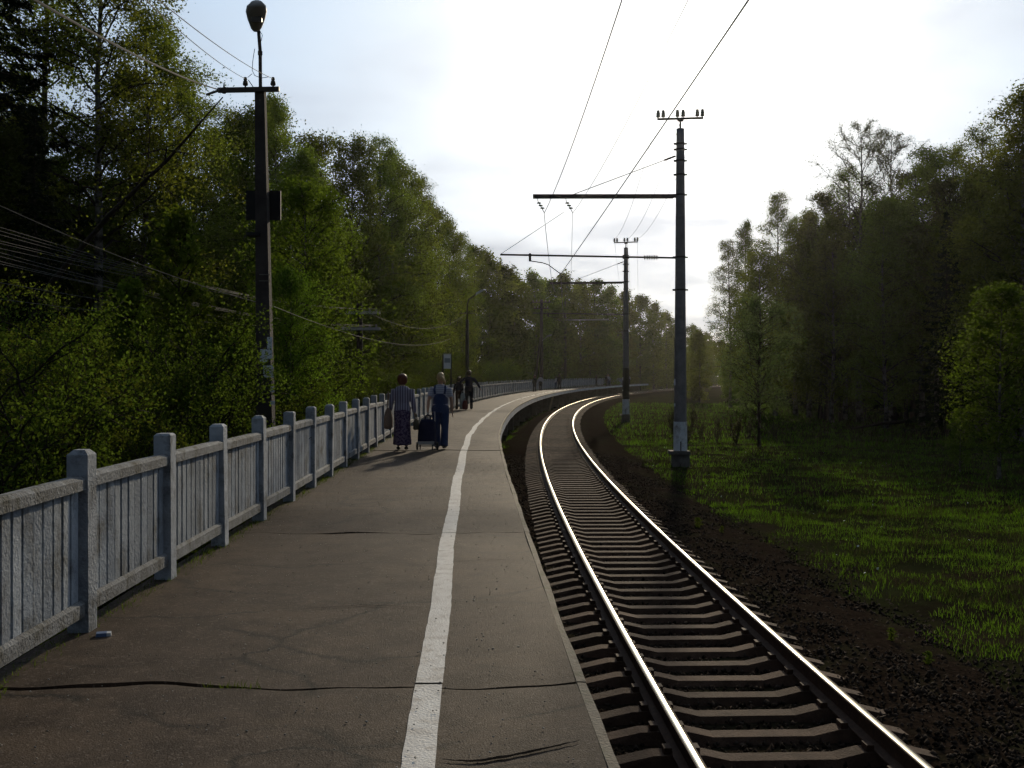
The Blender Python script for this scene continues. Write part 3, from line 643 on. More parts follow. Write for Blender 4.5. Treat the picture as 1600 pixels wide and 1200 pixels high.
for i, (px, ty, d) in enumerate(row):
    key = ('full%d' % (i % 3), 'alder%d' % (i % 2), 'birch%d' % (i % 4))[(i * 2) % 3] if d < 110 else ('far%d' % (i % 3), 'fardark%d' % (i % 2), 'far%d' % ((i + 1) % 3))[i % 3]
    planted(key, px, ty, d, *wood(key, d, 'L'), group=GL, wx=1.0 + .2 * (d > 110))
# deeper ranks fill the wood
for i in range(64):
    d = 34 + 92 * (i / 64) ** 1.1; fxp = fence_pt(d).x
    depth = tr_rng.uniform(7.5, 22); x = fxp - depth - (4 if d < 60 else 0)
    h = tr_rng.uniform(10.5, 14.5) if d > 60 else tr_rng.uniform(11, 14)
    key = tr_rng.choice(['full0', 'full1', 'full2', 'alder0', 'alder1', 'spruce1', 'birch3', 'birch0'] if d < 75 else ['far0', 'far1', 'far2', 'fardark0', 'fardark1', 'far0'])
    plant(key, x, d + tr_rng.uniform(-1, 1), h, *wood(key, d, 'L'), group=GL)
# dark understorey trees hiding the far ground at left
for i in range(16):
    d = 26 + i * 2.2; x = -13 - 9 * tr_rng.random() - .12 * (60 - d) * .5
    key = tr_rng.choice(['alder0', 'alder1', 'spruce0', 'spruce1']); plant(key, x, d, tr_rng.uniform(8, 12), *wood(key, d, 'L'), group=GL, wx=1.25)
for i in range(70):                                # far wood closing the view beyond the bend
    d = 150 + i * 3.0; x = cx(d) - 8 - 26 * tr_rng.random() - (d > 250) * 6
    key = tr_rng.choice(['far0', 'far1', 'far2', 'fardark0', 'fardark1']); plant(key, x, d, tr_rng.uniform(11, 15), *wood(key, d, 'L'), group=GL, wx=1.2)
# --- bushes and young trees right behind the fence
GB = 'leafy bushes just behind the platform fence'
planted('bigyoung', 468, 285, 24, 'young_birch', 'bright green bushy birch right of the near lamp post', group=GB, wx=1.0)
planted('bigyoung', 452, 420, 21, 'young_birch', 'lower bright green birch touching the near lamp post', group=GB, wx=.8)
planted('sapling', 278, 330, 19, 'sapling', 'narrow bright green sapling left of the near lamp post', group=GB)
planted('sapling', 205, 440, 17, 'sapling', 'shorter green sapling among the bushes at left', group=GB)
for i, (px, ty, d, k) in enumerate([(40, 605, 10.5, 2), (-40, 545, 9.5, 0), (120, 580, 12, 0), (190, 550, 13.5, 1), (270, 545, 14.5, 0), (268, 565, 15.0, 1), (375, 585, 17.5, 0), (30, 520, 14, 2), (150, 535, 17, 1), (250, 530, 20, 0), (350, 525, 23, 2), (420, 535, 22, 1), (500, 600, 27, 0), (90, 655, 9, 1), (200, 635, 11.5, 2), (235, 630, 12.5, 1), (385, 640, 19, 2), (-10, 485, 18, 2), (110, 495, 21, 2), (470, 615, 20, 1), (520, 635, 24.5, 1)]):
    planted('bush%d' % k, px, ty, d, 'leafy_bush', ('tall ' if ty < 545 else 'low ') + ('leafy bush behind the nearest fence panel' if px < 100 else ('leafy bush between the nearest fence post and the lamp post' if px < 300 else 'leafy bush at the foot of the near lamp post')), cat='bush', group=GB, wx=1.0, clear=True)
for i, (px, ty, d) in enumerate([(610, 590, 40), (640, 580, 43), (670, 578, 46), (705, 580, 50), (745, 560, 62), (770, 555, 70), (800, 560, 82), (825, 565, 92), (850, 565, 104)]):
    planted('bush%d' % (i % 3), px, ty, d, 'leafy_bush', 'leafy bush behind the fence beyond the walking women', cat='bush', group=GB, wx=1.3, clear=True)
# a thin birch leaning towards the lamp post
tm = T['sapling']
o = thing('leaning_birch', (-12.8, 25, GZ), 'thin bare birch stem leaning towards the near lamp post', 'tree')
A = at(95, 400, 25) - o.location; B = at(348, 152, 21) - o.location; Pm = [Vector((-1.2, .4, 0)), A * .9, A.lerp(B, .35) + Vector((0, 0, -.15)), A.lerp(B, .7) + Vector((0, 0, -.18)), B]
mb = MB(); mb.tube(Pm, [.09, .07, .055, .035, .012], 6); Q = A.lerp(B, .68) + Vector((0, 0, -.18))
mb.tube([Q, Q + Vector((.05, 0, .35)), Q + Vector((.45, 0, .42))], [.02, .014, .006], 5); mb.tube([Q - (B - A) * .2, Q - (B - A) * .1 + Vector((0, 0, .3)), Q + Vector((-.3, 0, .9))], [.02, .014, .005], 5)
mb.build('trunk', M['bark'], o, smooth=True)
g_ = np.random.default_rng(5); ts_ = g_.random(350); C_ = np.array([list(A.lerp(B, float(t))) for t in ts_]) + g_.normal(0, .28, (350, 3)); v_, q_ = leaves_np(C_, .024, g_); obj('crown', fastmesh('leaning_crown', v_, [(q_, 0)], [M['birchleaf']]), o)

# --- right wood
GRW = 'trees of the wood to the right of the track'
planted('birch0', 1142, 372, 104, 'birch_tree', 'drooping birch at the left end of the right wood', group=GRW, wx=1.1)
planted('alder0', 1165, 350, 100, 'alder_tree', 'small dark pointed tree near the left end of the right wood', group=GRW, wx=.7)
planted('birch1', 1212, 300, 84, 'birch_tree', 'birch with a pale sunlit top in the right wood', group=GRW, wx=1.1)
planted('full1', 1185, 395, 78, 'birch_tree', 'olive green birch in front of the sunlit birch top', group=GRW, wx=1.15)
planted('rust0', 1292, 305, 76, 'budding_tree', 'brownish budding tree left of the tall bare crown', group=GRW, wx=1.1)
planted('aspen0', 1345, 200, 74, 'aspen_tree', 'tall thin aspen with a bare airy crown against the sky', group=GRW, wx=1.1)
planted('aspen1', 1395, 210, 78, 'aspen_tree', 'second tall airy aspen beside the first in the right wood', group=GRW, wx=1.05)
planted('rust1', 1425, 265, 72, 'budding_tree', 'brownish budding tree right of the airy aspens', group=GRW, wx=1.1)
planted('birch2', 1243, 335, 84, 'birch_tree', 'birch between the sunlit birch top and the brownish tree', group=GRW, wx=1.2)
planted('full0', 1265, 330, 80, 'birch_tree', 'leafy birch just left of the brownish budding tree', group=GRW, wx=1.15)
planted('birch0', 1440, 228, 68, 'birch_tree', 'airy birch filling the dip right of the aspens', group=GRW, wx=1.2)
planted('birch1', 1462, 238, 66, 'birch_tree', 'leafy birch left of the dense drooping birch', group=GRW, wx=1.15)
planted('birch3', 1318, 262, 76, 'birch_tree', 'birch crown at the left foot of the airy aspen', group=GRW, wx=1.1)
planted('birch2', 1490, 222, 62, 'birch_tree', 'dense birch with a drooping top right of the aspens', group=GRW, wx=1.15)
planted('birch3', 1545, 195, 58, 'birch_tree', 'tall birch second from the right edge', group=GRW, wx=1.15)
planted('full2', 1600, 140, 50, 'birch_tree', 'high leafy birch at the right edge of the picture', group=GRW, wx=1.2)
for i in range(64):
    d = 44 + 76 * (i / 64); x = 22 + tr_rng.uniform(0, 18) + (2 if d > 80 else 0)
    if d > 100: x -= 1
    px = 800 + x * F / d; lim = np.interp(px, [1110, 1150, 1200, 1290, 1350, 1420, 1480, 1600], [480, 400, 350, 340, 310, 310, 270, 210]); hmax = EYE + (HOR - lim) * d / F - GZ
    if px < 1125: continue
    key = tr_rng.choice(['alder0', 'alder1', 'full0', 'full2', 'rust1', 'birch1', 'alder0', 'spruce1']); plant(key, x, d, min(hmax, tr_rng.uniform(12, 16)), *wood(key, d, 'R'), group=GRW, wx=1.1)
for i in range(60):
    d = 46 + i * 1.7; x = 30 + tr_rng.uniform(0, 24)
    key = tr_rng.choice(['fardark0', 'fardark1', 'far1']); plant(key, x, d, tr_rng.uniform(9, 12), *wood(key, d, 'R'), group=GRW, wx=1.5)
for i in range(22):                                 # right side of the line beyond the near wood
    d = 125 + i * 8; x = cx(d) + 10 + 12 * tr_rng.random()
    plant(tr_rng.choice(['far0', 'far2', 'fardark1']), x, d, tr_rng.uniform(5, 7.5) if i % 3 else 8.5, 'leafy_tree', 'low leafy tree in the gap where the track bends away', group='low trees where the track bends away', wx=1.3)
planted('crab', 1186, 480, 47, 'crab_tree', 'small twisted tree with thin foliage standing alone by the track')
planted('young0', 1560, 445, 33, 'young_birch', 'bright green young birch with pale trunk on the right meadow', wx=1.25)
planted('young1', 1500, 640, 35, 'young_birch', 'low green birch shoot left of the young birch', wx=1.1)
for i, (px, by, d) in enumerate([(1075, 690, 50), (1095, 688, 52), (1120, 684, 50), (1150, 690, 48), (1170, 680, 53), (1210, 678, 52),  (1050, 670, 60), (1085, 660, 62), (1120, 660, 60)]):
    plant('brush', (px - 800) * d / F, d, tr_rng.uniform(.8, 1.5), 'dry_brush', 'clump of dry brown stems in the grass right of the track', cat='shrub', group='dry stem clumps on the meadow', wx=1.5)
mb = MB(); a = at(1330, 668, 58); b = at(1420, 665, 60); a.z = GZ + .25; b.z = GZ + .6
mb.tube([a, a.lerp(b, .5) + Vector((0, 0, .05)), b], [.05, .09, .13], 7); mb.tube([a.lerp(b, .4), a.lerp(b, .35) + Vector((-.2, 0, .6))], [.03, .01], 5); tag(mb.build('fallen_trunk', M['bark']), 'dark fallen trunk lying at the edge of the right wood', 'log')

# ------------------------------------------------------------------ grass
def make_grass():
    g = np.random.default_rng(21)
    def blades(x, y, h, w):
        n = len(x); z = gheight(x, y) - .01; a = g.uniform(0, 6.28, n); lean = g.normal(0, .35, (n, 2)) * h[:, None]
        dx, dy = np.cos(a) * w, np.sin(a) * w; B = np.stack([x, y, z], -1)
        m = B + np.stack([lean[:, 0] * .35, lean[:, 1] * .35, h * .6], -1); t = B + np.stack([lean[:, 0], lean[:, 1], h], -1); o = np.stack([dx, dy, 0 * dx], -1)
        V = np.stack([B - o, B + o, m + o * .7, m - o * .7, t], 1).reshape(-1, 3); k = np.arange(n) * 5
        return V, np.stack([k, k + 1, k + 2, k + 3], -1), np.stack([k + 3, k + 2, k + 4], -1)
    V = []; Q = []; Tt = []; o = 0; V2 = []; Q2 = []; T2 = []; o2 = 0; V3_ = []; Q3 = []; T3 = []; o3 = 0
    for (n, y0, y1, t0, t1, hs, w) in ((135000, 9, 26, 3.0, 15, .085, .0045), (85000, 24, 52, 2.8, 24, .11, .0095), (42000, 48, 120, 2.8, 26, .20, .018), (14000, 30, 100, -2.6, -1.7, .16, .012), (5000, 8, 40, -3, -1.75, .10, .006)):
        y = y0 + (y1 - y0) * g.random(n) ** 1.2; t = g.uniform(t0, t1, n); x = 1.745 + (y - 28) ** 2 / 1100 + t
        p = .24 + .85 * xnoise(x, y, 1.1, 5) + .7 * xnoise(x, y, 3.3, 9)
        if t0 > 0: p += np.clip((t - np.interp(y, [8, 22, 32, 60], [3.7, 3.5, 2.5, 2.3])) / 1.3, -.9, .45); p += .6 * np.exp(-((x - 10.5 - .14 * (y - 20)) / 3.2) ** 2)
        keep = g.random(n) < p; x, y = x[keep], y[keep]
        h = hs * g.uniform(.35, 1.3, len(x)) * (1 + .35 * xnoise(x, y, .8, 2)); dry = g.random(len(x)) < .10 + .12 * (xnoise(x, y, 1.7, 4) > .3)
        h = np.where(dry & (g.random(len(x)) < .35), h * 2.4, h)
        dull = (xnoise(x, y, .75, 13) + .7 * xnoise(x, y, 2.3, 1) + g.normal(0, .35, len(x)) > .22) & ~dry
        for sel, key in ((~dry & ~dull, 0), (dry, 1), (dull, 2)):
            v, q, tt = blades(x[sel], y[sel], h[sel], np.full(sel.sum(), w))
            if key == 0: V.append(v); Q.append(q + o); Tt.append(tt + o); o += len(v)
            elif key == 2: V3_.append(v); Q3.append(q + o3); T3.append(tt + o3); o3 += len(v)
            else: V2.append(v); Q2.append(q + o2); T2.append(tt + o2); o2 += len(v)
    tag(obj('meadow_grass', fastmesh('meadow_grass', np.concatenate(V), [(np.concatenate(Q), 0), (np.concatenate(Tt), 0)], [M['grass']])), 'short green grass growing on the meadow beside the track', kind='stuff')
    tag(obj('dull_grass', fastmesh('dull_grass', np.concatenate(V3_), [(np.concatenate(Q3), 0), (np.concatenate(T3), 0)], [M['grass2']])), 'dull olive grass in patches on the meadow', kind='stuff')
    tag(obj('dry_grass', fastmesh('dry_grass', np.concatenate(V2), [(np.concatenate(Q2), 0), (np.concatenate(T2), 0)], [M['drygrass']])), 'dry straw coloured stalks among the meadow grass', kind='stuff')
make_grass()
#__PART3__

for px, py, h, lab in ((1090, 838, .42, 'small yellow green weed growing in the bare soil by the track'), (1128, 842, .30, 'smaller weed right of the trackside weed'), (1392, 1012, .28, 'tiny pale weed in the dark soil at lower right'), (1450, 1048, .26, 'tiny weed nearest the lower right corner')):
    d = (EYE - GZ) * F / (py - HOR); plant('sapling', (px - 800) * d / F, d, h, 'weed', lab, cat='weed', group='weeds beside the track', wx=1.6)
def scraps():
    g = np.random.default_rng(44); n = 90; y = g.uniform(9, 50, n); x = 1.745 + (y - 28) ** 2 / 1100 + g.uniform(3, 12, n); z = gheight(x, y) + .03
    C = np.stack([x, y, z], -1); v, q = leaves_np(C, .018, g, asp=.8)
    tag(obj('litter_scraps', fastmesh('litter_scraps', v, [(q, 0)], [M['paper']])), 'tiny pale litter scraps scattered in the grass by the track', kind='stuff')
scraps()
# ------------------------------------------------------------------ catenary poles
def insulator_prof(h=.16, r=.055, k=3):
    P = [(.02, 0)]
    for i in range(k):
        z = h * i / k; P += [(.028, z + .005), (r * (1 - .15 * i), z + h / k * .35), (.03, z + h / k * .9)]
    return P + [(.02, h)]
def catenary_pole(loc, rz, label, black=False):
    """local frame: origin at the ground, -x points to the track, z up"""
    o = thing('catenary_pole', loc, label, 'pole', 'concrete catenary poles beside the track', rz=rz)
    g = 0.0; top = 10.58 - GZ
    m = MB(); zs = np.linspace(.45, top - .3, 10); m.tube([(0, 0, z) for z in zs], [.235 - .095 * (i / 9) for i in range(10)], 20); sh = m.build('shaft', M['pole'], o, smooth=True)
    sh.data.polygons.foreach_set('use_smooth', [len(p.vertices) == 4 for p in sh.data.polygons])
    m = MB(); m.lathe((0, 0, 0), [(.243, .56), (.2365, 1.58)], 20); m.build('white_band', M['whitewash'], o, smooth=False)
    if black: m = MB(); m.lathe((0, 0, 0), [(.2385, 1.6), (.226, 3.7)], 20); m.build('black_band', M['black'], o)
    m = MB(); m.box((0, 0, .22), (.62, .62, .66), taper=.86); m.box((-.06, -.05, .50), (.70, .66, .12)); m.build('footing', M['dark_concrete'], o)
    m = MB(); m.box((-.02, -.25, .72), (.035, .012, .34)); m.build('earth_strip', M['black'], o)
    for zz in (9.55, 9.75, 9.15, 8.66, 7.95, 5.75, 4.6):
        z = zz - GZ; r = .235 - .095 * ((z - .45) / (top - .75)) + .012
        m = MB(); m.lathe((0, 0, 0), [(r, z - .03), (r, z + .03)], 16); m.box((-r - .03, 0, z), (.09, .06, .07)); m.box((r + .03, 0, z), (.09, .06, .05)); m.build('clamp', M['steel'], o)
    zt = top
    m = MB(); m.tube([(0, 0, zt - .35), (0, 0, zt + .03)], .035, 8); m.build('pin', M['steel'], o)
    m = MB(); m.box((0, 0, zt + .06), (1.62, .07, .07), M4=Matrix.Rotation(R(-1.5), 4, 'Y')); m.box((0, -.02, zt + .0), (.22, .06, .10)); ca = m.build('crossarm', M['steel'], o)
    for x in (-.78, -.60, -.10, .10, .60, .78):
        m = MB(); m.lathe((x, 0, zt + .12 + x * .026), [(.04, 0), (.08, .02), (.08, .07), (.05, .09), (.075, .11), (.075, .16), (.045, .18), (.06, .20), (.05, .25)], 10); m.tube([(x, 0, zt + .02 + x * .026), (x, 0, zt + .16 + x * .026)], .012, 5); m.build('insulator', M['porcelain'], ca, smooth=True)
    # upper beam carrying the feeders
    zu = 7.9 - GZ
    m = MB(); m.box((-2.72, 0, zu), (4.95, .11, .15)); m.box((-.22, 0, zu), (.14, .07, .10)); ub = m.build('upper_beam', M['steel'], o)
    for x in (-5.05, -4.05):
        m = MB(); m.tube([(x, 0, zu - .07), (x + .05, 0, zu - .2)], .012, 5)
        for k in range(3): m.lathe((x + .07 + .06 * k, 0, zu - .26 - .09 * k), [(.02, 0), (.085, .015), (.07, .045), (.02, .06)], 10)
        m.tube([(x + .05, 0, zu - .2), (x + .26, 0, zu - .58)], .014, 5); m.build('feeder_insulator', M['glass_ins'], ub, smooth=True)
    m = MB(); a = Vector((-.17, 0, 9.32 - GZ)); b = Vector((-3.75, 0, zu + .08)); m.tube([a, b], .014, 6); m.tube([a, a.lerp(b, .11)], .035, 6); m.build('stay_rod', M['steel'], o)
    # lower cantilever with insulator, bracket and steady arm
    zl = 5.73 - GZ
    m = MB(); m.tube([(-.15, 0, zl), (-6.35, 0, zl + .12)], .034, 8); ct = m.build('cantilever', M['steel'], o)
    m = MB()
    for k in range(6): m.lathe((-1.25 + .085 * k, 0, zl + .018), [(.03, -.03), (.085, -.012), (.085, .012), (.03, .03)], 10, axis='X')
    m.build('rod_insulator', M['porcelain'], ct, smooth=True)
    m = MB(); m.box((-5.30, 0, zl + .02), (.09, .09, .28)); m.tube([(-5.30, 0, zl - .10), (-4.85, 0, zl - .17), (-4.65, 0, zl - .24), (-4.22, 0, zl - .56)], .018, 6); m.build('steady_arm', M['steel'], ct)
    m = MB(); m.tube([(-6.33, 0, zl + .14), (-4.1, 0, zu - .55)], .009, 5); m.build('stay_wire', M['wire'], ct)
    for z, w, h in ((-.05, .05, .10), (.75, .035, .22)):
        m = MB(); m.box((-.21, -.10, z + .6 - GZ), (.05, .02, h)); m.build('number_plate', M['paper'], o)
    return o
def nrm_angle(y): tg, nr = frame(y); return math.atan2(nr.y, nr.x)
P1 = Vector((263 * 37 / F, 37, GZ)); P2 = Vector((178 * 71.5 / F, 71.5, GZ))
pole1 = catenary_pole(P1, nrm_angle(37) * .4, 'near tall concrete catenary pole with white base right of the track')
pole2 = catenary_pole(P2, nrm_angle(71.5), 'second catenary pole with black and white base further along the track', black=True)
# left-hand far poles
def far_pole(px, d, top, label, arm, tri=True, beam=None):
    x = (px - 800) * d / F; o = thing('catenary_pole', (x, d, GZ), label, 'pole', 'far poles behind the platform fence', rz=nrm_angle(d)); H = EYE + (HOR - top) * d / F - GZ
    m = MB(); m.tube([(0, 0, 0), (0, 0, H)], [.24, .15], 12); m.build('shaft', M['lamp_pole'], o, smooth=True)
    if tri:
        z = tri - GZ; m = MB(); m.tube([(-.1, 0, z), (-2.3, 0, z + .05)], .05, 6); m.tube([(-.1, 0, z - .9), (-1.7, 0, z)], .05, 6); m.build('bracket', M['steel'], o)
    if beam:
        z = beam - GZ; m = MB(); m.box((2.0, -.2, z), (8.4, .14, .16)); m.build('beam', M['lampgrey'], o)
    for k in range(arm):
        m = MB(); m.box((0, -.2, H - .3 - .7 * k), (2.2 - .5 * k, .1, .1)); a = m.build('crossarm', M['steel'], o)
        for xx in (-.9, -.5, .5, .9): m = MB(); m.lathe((xx * (1 - .22 * k), -.2, H - .25 - .7 * k), insulator_prof(.2, .06), 8); m.build('insulator', M['porcelain'], a)
    return o
far_pole(883, 148, 470, 'far pole left of the track carrying a long pale beam', 0, 6.6, 9.35)
far_pole(966, 190, 480, 'farthest pole with a small triangular bracket', 0, 5.6)
o = far_pole(846, 116, 468, 'far twin pole with crossarms behind the waiting people', 2, False)
m = MB(); m.tube([(-1.0, .3, 0), (-.15, .1, 7.4)], [.16, .11], 10); m.build('strut', M['lamp_pole'], o)
m = MB(); m.tube([(.1, -.2, 7.0), (.7, -.5, 7.45)], .035, 6); m.box((.95, -.62, 7.55), (.55, .22, .14), M4=Matrix.Rotation(R(-18), 4, 'Y')); m.build('lamp_head', M['lampgrey'], o)

# ------------------------------------------------------------------ lamp posts
LP = Vector((-388 * 16 / F, 16, GZ)); LPt = at(407, 143, 16); LPb = at(418, 650, 16)
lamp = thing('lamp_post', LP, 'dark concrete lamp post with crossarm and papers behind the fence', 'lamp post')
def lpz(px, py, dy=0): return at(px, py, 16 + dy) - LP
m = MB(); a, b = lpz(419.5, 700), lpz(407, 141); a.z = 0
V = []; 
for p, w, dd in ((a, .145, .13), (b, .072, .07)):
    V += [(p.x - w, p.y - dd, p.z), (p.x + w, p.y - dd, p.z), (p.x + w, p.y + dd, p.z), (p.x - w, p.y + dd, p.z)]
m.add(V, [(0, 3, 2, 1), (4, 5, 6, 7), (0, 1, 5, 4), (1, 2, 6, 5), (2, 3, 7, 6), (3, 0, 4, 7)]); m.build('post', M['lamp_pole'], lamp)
m = MB(); m.box((lpz(391, 143) + Vector((0, -.10, 0))), (.93, .06, .07), M4=Matrix.Rotation(R(-1), 4, 'Y')); m.tube([lpz(348, 143) + Vector((0, -.1, 0)), lpz(320, 145) + Vector((.0, .1, 0))], .02, 5); arm = m.build('crossarm', M['steel'], lamp)
m = MB(); m.tube([lpz(350, 146), lpz(350, 129)], [.03, .006], 6); m.build('pin', M['steel'], arm)
for px in (386, 429):
    p = lpz(px, 141); p.y -= .1
    m = MB(); m.tube([p + Vector((0, 0, -.02)), p + Vector((0, 0, .06))], .013, 6); m.lathe(p + Vector((0, 0, .045)), [(.035, 0), (.042, .02), (.035, .06), (.022, .075), (.03, .09), (.02, .125)], 10); m.build('insulator', M['steel'], arm, smooth=True)
m = MB(); m.tube([lpz(407, 145), lpz(406.5, 80), lpz(404, 48), lpz(401.5, 40, -.10)], .027, 8); m.tube([lpz(406.5, 86), lpz(406.5, 80)], .036, 8); m.build('lamp_bracket', M['steel'], lamp)
# lamp head: flared housing pointing along and above the platform
m = MB(); c0 = lpz(400, 46, 0); V = []; n = 14
for (py, w, dpt, oy) in ((46, .07, .06, 0), (43, .10, .09, -.06), (30, .155, .12, -.22), (18, .185, .13, -.36), (9, .165, .11, -.47), (4, .10, .06, -.53)):
    c = lpz(400.5, py, oy)
    for k in range(n): w_ = 2 * math.pi * k / n; V.append((c.x + w * .86 * math.cos(w_), c.y + dpt * .5 * math.sin(w_) , c.z + .05 * math.sin(w_)))
Fs = [(i * n + k, i * n + (k + 1) % n, (i + 1) * n + (k + 1) % n, (i + 1) * n + k) for i in range(5) for k in range(n)] + [tuple(range(n - 1, -1, -1)), tuple(range(5 * n, 6 * n))]
lh = MB().add(V, Fs).build('lamp_head', M['lampgrey'], lamp, smooth=True)
m = MB(); c = lpz(401, 25, -.36); m.box(c, (.16, .012, .18)); m.build('diffuser', mat('lamp_glass', (.10, .08, .06), .25), lh)
for pts, r in (([(398, 76), (395, 95), (394, 110), (398, 118), (408, 122), (420, 120)], .005), ([(394, 115), (387, 121)], .005), ([(406, 48), (410, 55), (408, 64)], .005), ([(388, 125), (397, 138)], .007)):
    m = MB(); m.tube([lpz(x, y, -.08) for x, y in pts], r, 5); m.build('lead_wire', M['wire'], lamp)
m = MB(); m.box(lpz(412, 321, .20), (.53, .05, .45)); m.build('back_board', M['black'], lamp)
m = MB(); m.box(lpz(398, 367, -.02), (.20, .26, .05)); m.build('bracket', M['black'], lamp)
for i, py in enumerate((430, 440)):
    m = MB(); m.box(lpz(413, py) + Vector((.03, -.115 - .01 * i, 0)), (.16, .012, .014)); m.build('binding_wire', M['wire_light'], lamp)
for i, (x0, y0, x1, y1, lab) in enumerate([(409, 546, 421, 566, 'torn pale notice pasted lower left on the lamp post'), (420, 527, 428, 560, 'narrow torn notice pasted highest on the lamp post'), (414, 571, 430, 589, 'square white notice with printed lines on the lamp post'), (425, 604, 431, 613, 'small torn white scrap below the square notice'), (425, 626, 432, 632, 'lowest small paper scrap on the lamp post')]):
    p = (lpz(x0, y0) + lpz(x1, y1)) / 2; w = (x1 - x0) * 16 / F; h = (y1 - y0) * 16 / F
    t_ = (p.z - a.z) / (b.z - a.z); fy = -(.13 + (.07 - .13) * t_)
    m = MB(); jag = [random.uniform(-.12, .12) for _ in range(8)]
    V = [(-w / 2, 0, -h / 2 * (1 + jag[0])), (0, -.004, -h / 2 * (1 + jag[1])), (w / 2, 0, -h / 2 * (1 + jag[2])), (w / 2 * (1 + jag[3]), -.006, 0), (w / 2, 0, h / 2 * (1 + jag[4] * .3)), (-w / 2, 0, h / 2)]
    m.add(V + [(x, y + .002, z) for x, y, z in V], [(0, 1, 2, 3, 4, 5), (11, 10, 9, 8, 7, 6)] + [(k, (k + 6), (k + 1) % 6 + 6, (k + 1) % 6) for k in range(6)])
    q = m.build('paper_notice', M['paper'], loc=LP + Vector((p.x, fy - .004, p.z))); q.rotation_euler = (R(-.7), random.uniform(-.05, .05), 0); tag(q, lab, 'notice')
    if i == 2:
        for k in range(5): m = MB(); m.box((-.01, -.0035, .055 - .025 * k), (.11 - .02 * (k % 2), .002, .006)); m.build('printed_line', M['wire'], q)
# far lamp post by the standing man
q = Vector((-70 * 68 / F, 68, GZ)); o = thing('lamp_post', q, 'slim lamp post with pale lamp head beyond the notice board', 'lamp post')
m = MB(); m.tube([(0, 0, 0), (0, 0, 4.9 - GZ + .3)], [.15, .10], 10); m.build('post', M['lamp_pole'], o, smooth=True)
m = MB(); m.tube([(0, 0, 4.9 - GZ), (0, 0, 6.2 - GZ), (.12, 0, 6.5 - GZ), (.6, 0, 6.85 - GZ)], .045, 8); m.build('lamp_bracket', M['steel'], o, smooth=True)
m = MB(); m.box((.78, 0, 6.98 - GZ), (.6, .22, .12), M4=Matrix.Rotation(R(-33), 4, 'Y'), taper=.7); m.build('lamp_head', M['whitewash'], o)
m = MB(); m.box((0, -.1, 5.6 - GZ), (1.0, .06, .06)); m.build('crossarm', M['steel'], o)
for i, (px, d, hh) in enumerate([(922, 165, 6.3), (995, 205, 6.5)]):
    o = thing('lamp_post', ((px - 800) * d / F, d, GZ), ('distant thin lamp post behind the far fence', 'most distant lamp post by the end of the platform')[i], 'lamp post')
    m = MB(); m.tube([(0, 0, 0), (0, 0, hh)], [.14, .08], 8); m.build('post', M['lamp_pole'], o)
    m = MB(); m.tube([(0, 0, hh), (.6, -.1, hh + .5)], .05, 6); m.box((.9, -.15, hh + .62), (.7, .25, .14)); m.build('lamp_head', M['lampgrey'], o)
# telegraph pole among the trees at left, with two crossarms
TP = Vector((-238 * 40 / F, 40, GZ)); o = thing('telegraph_pole', TP, 'old telegraph pole with two crossarms half hidden behind the bright birch', 'pole')
m = MB(); m.tube([(0, 0, 0), (0, 0, 4.35 - GZ)], [.15, .11], 10); m.build('post', M['bark'], o, smooth=True)
for py in (489, 514):
    z = EYE + (HOR - py) * 40 / F - GZ; m = MB(); m.box((.05, -.15, z), (1.5, .08, .10)); ar = m.build('crossarm', M['lampgrey'], o)
    for x in (-.6, -.35, .4, .65): m = MB(); m.lathe((x, -.15, z + .05), insulator_prof(.12, .045), 8); m.build('insulator', M['porcelain'], ar)

# ------------------------------------------------------------------ wires
def wire(pts, r, label, group=None, m_='wire', name='overhead_wire'):
    m = MB(); m.tube(pts, r, 5, cap=False); return tag(m.build(name, M[m_]), label, 'wire', group)
def loc1(x, z): return pole1.matrix_basis @ Vector((x, 0, z - GZ))
def loc2(x, z): return pole2.matrix_basis @ Vector((x, 0, z - GZ))
c1, c2 = loc1(-4.22, 5.16), loc2(-4.22, 5.16); P0 = Vector((2.5, 2, 5.35))
G1 = 'overhead wires of the railway'
wire(sag(P0, c1, .05) + sag(c1, c2, .05)[1:], .011, 'contact wire running over the middle of the track', G1)
for k, dd in enumerate((.25, .5, .75)): pass
f1, f2 = loc1(-4.80, 7.30), loc1(-3.80, 7.30); g1, g2 = loc2(-4.80, 7.30), loc2(-3.80, 7.30)
wire(sag(Vector((2.0, -2, 8.2)), f1, .7) + sag(f1, g1, .7)[1:], .011, 'left feeder wire hung from the upper beam', G1)
wire(sag(Vector((2.95, -2, 8.2)), f2, .7) + sag(f2, g2, .7)[1:], .008, 'right feeder wire hung from the upper beam', G1)
p3 = Vector((cx(118) + 4.3, 118, 9.5))
for x in (-.78, .10, .78):
    wire(sag(loc1(x, 10.85), loc2(x, 10.85), .8), .009, 'thin wire strung between the tops of the two catenary poles', 'wires between the pole tops')
    wire(sag(loc2(x, 10.85), p3 + Vector((x, 0, 0)), .8), .008, 'thin wire beyond the second catenary pole top', 'wires beyond the second pole')
# wires to the near lamp post
e = LP + lpz(345, 141); s_ = at(92, 0, 7.5); wire(sag(s_ + (s_ - e) * .4, e, .12), .010, 'thick twisted cable running to the lamp post crossarm', None, 'wire_light', 'cable')
for px, qx, lab in ((386, 240, 'lower thin wire ending at the lamp post crossarm'), (429, 262, 'upper thin wire ending at the lamp post crossarm')):
    e = LP + lpz(px, 126) + Vector((0, -.1, 0)); s_ = at(qx, -4, 8.5); wire(sag(s_ + (s_ - e) * .4, e, .10), .0045, lab, None, 'wire', 'thin_wire')
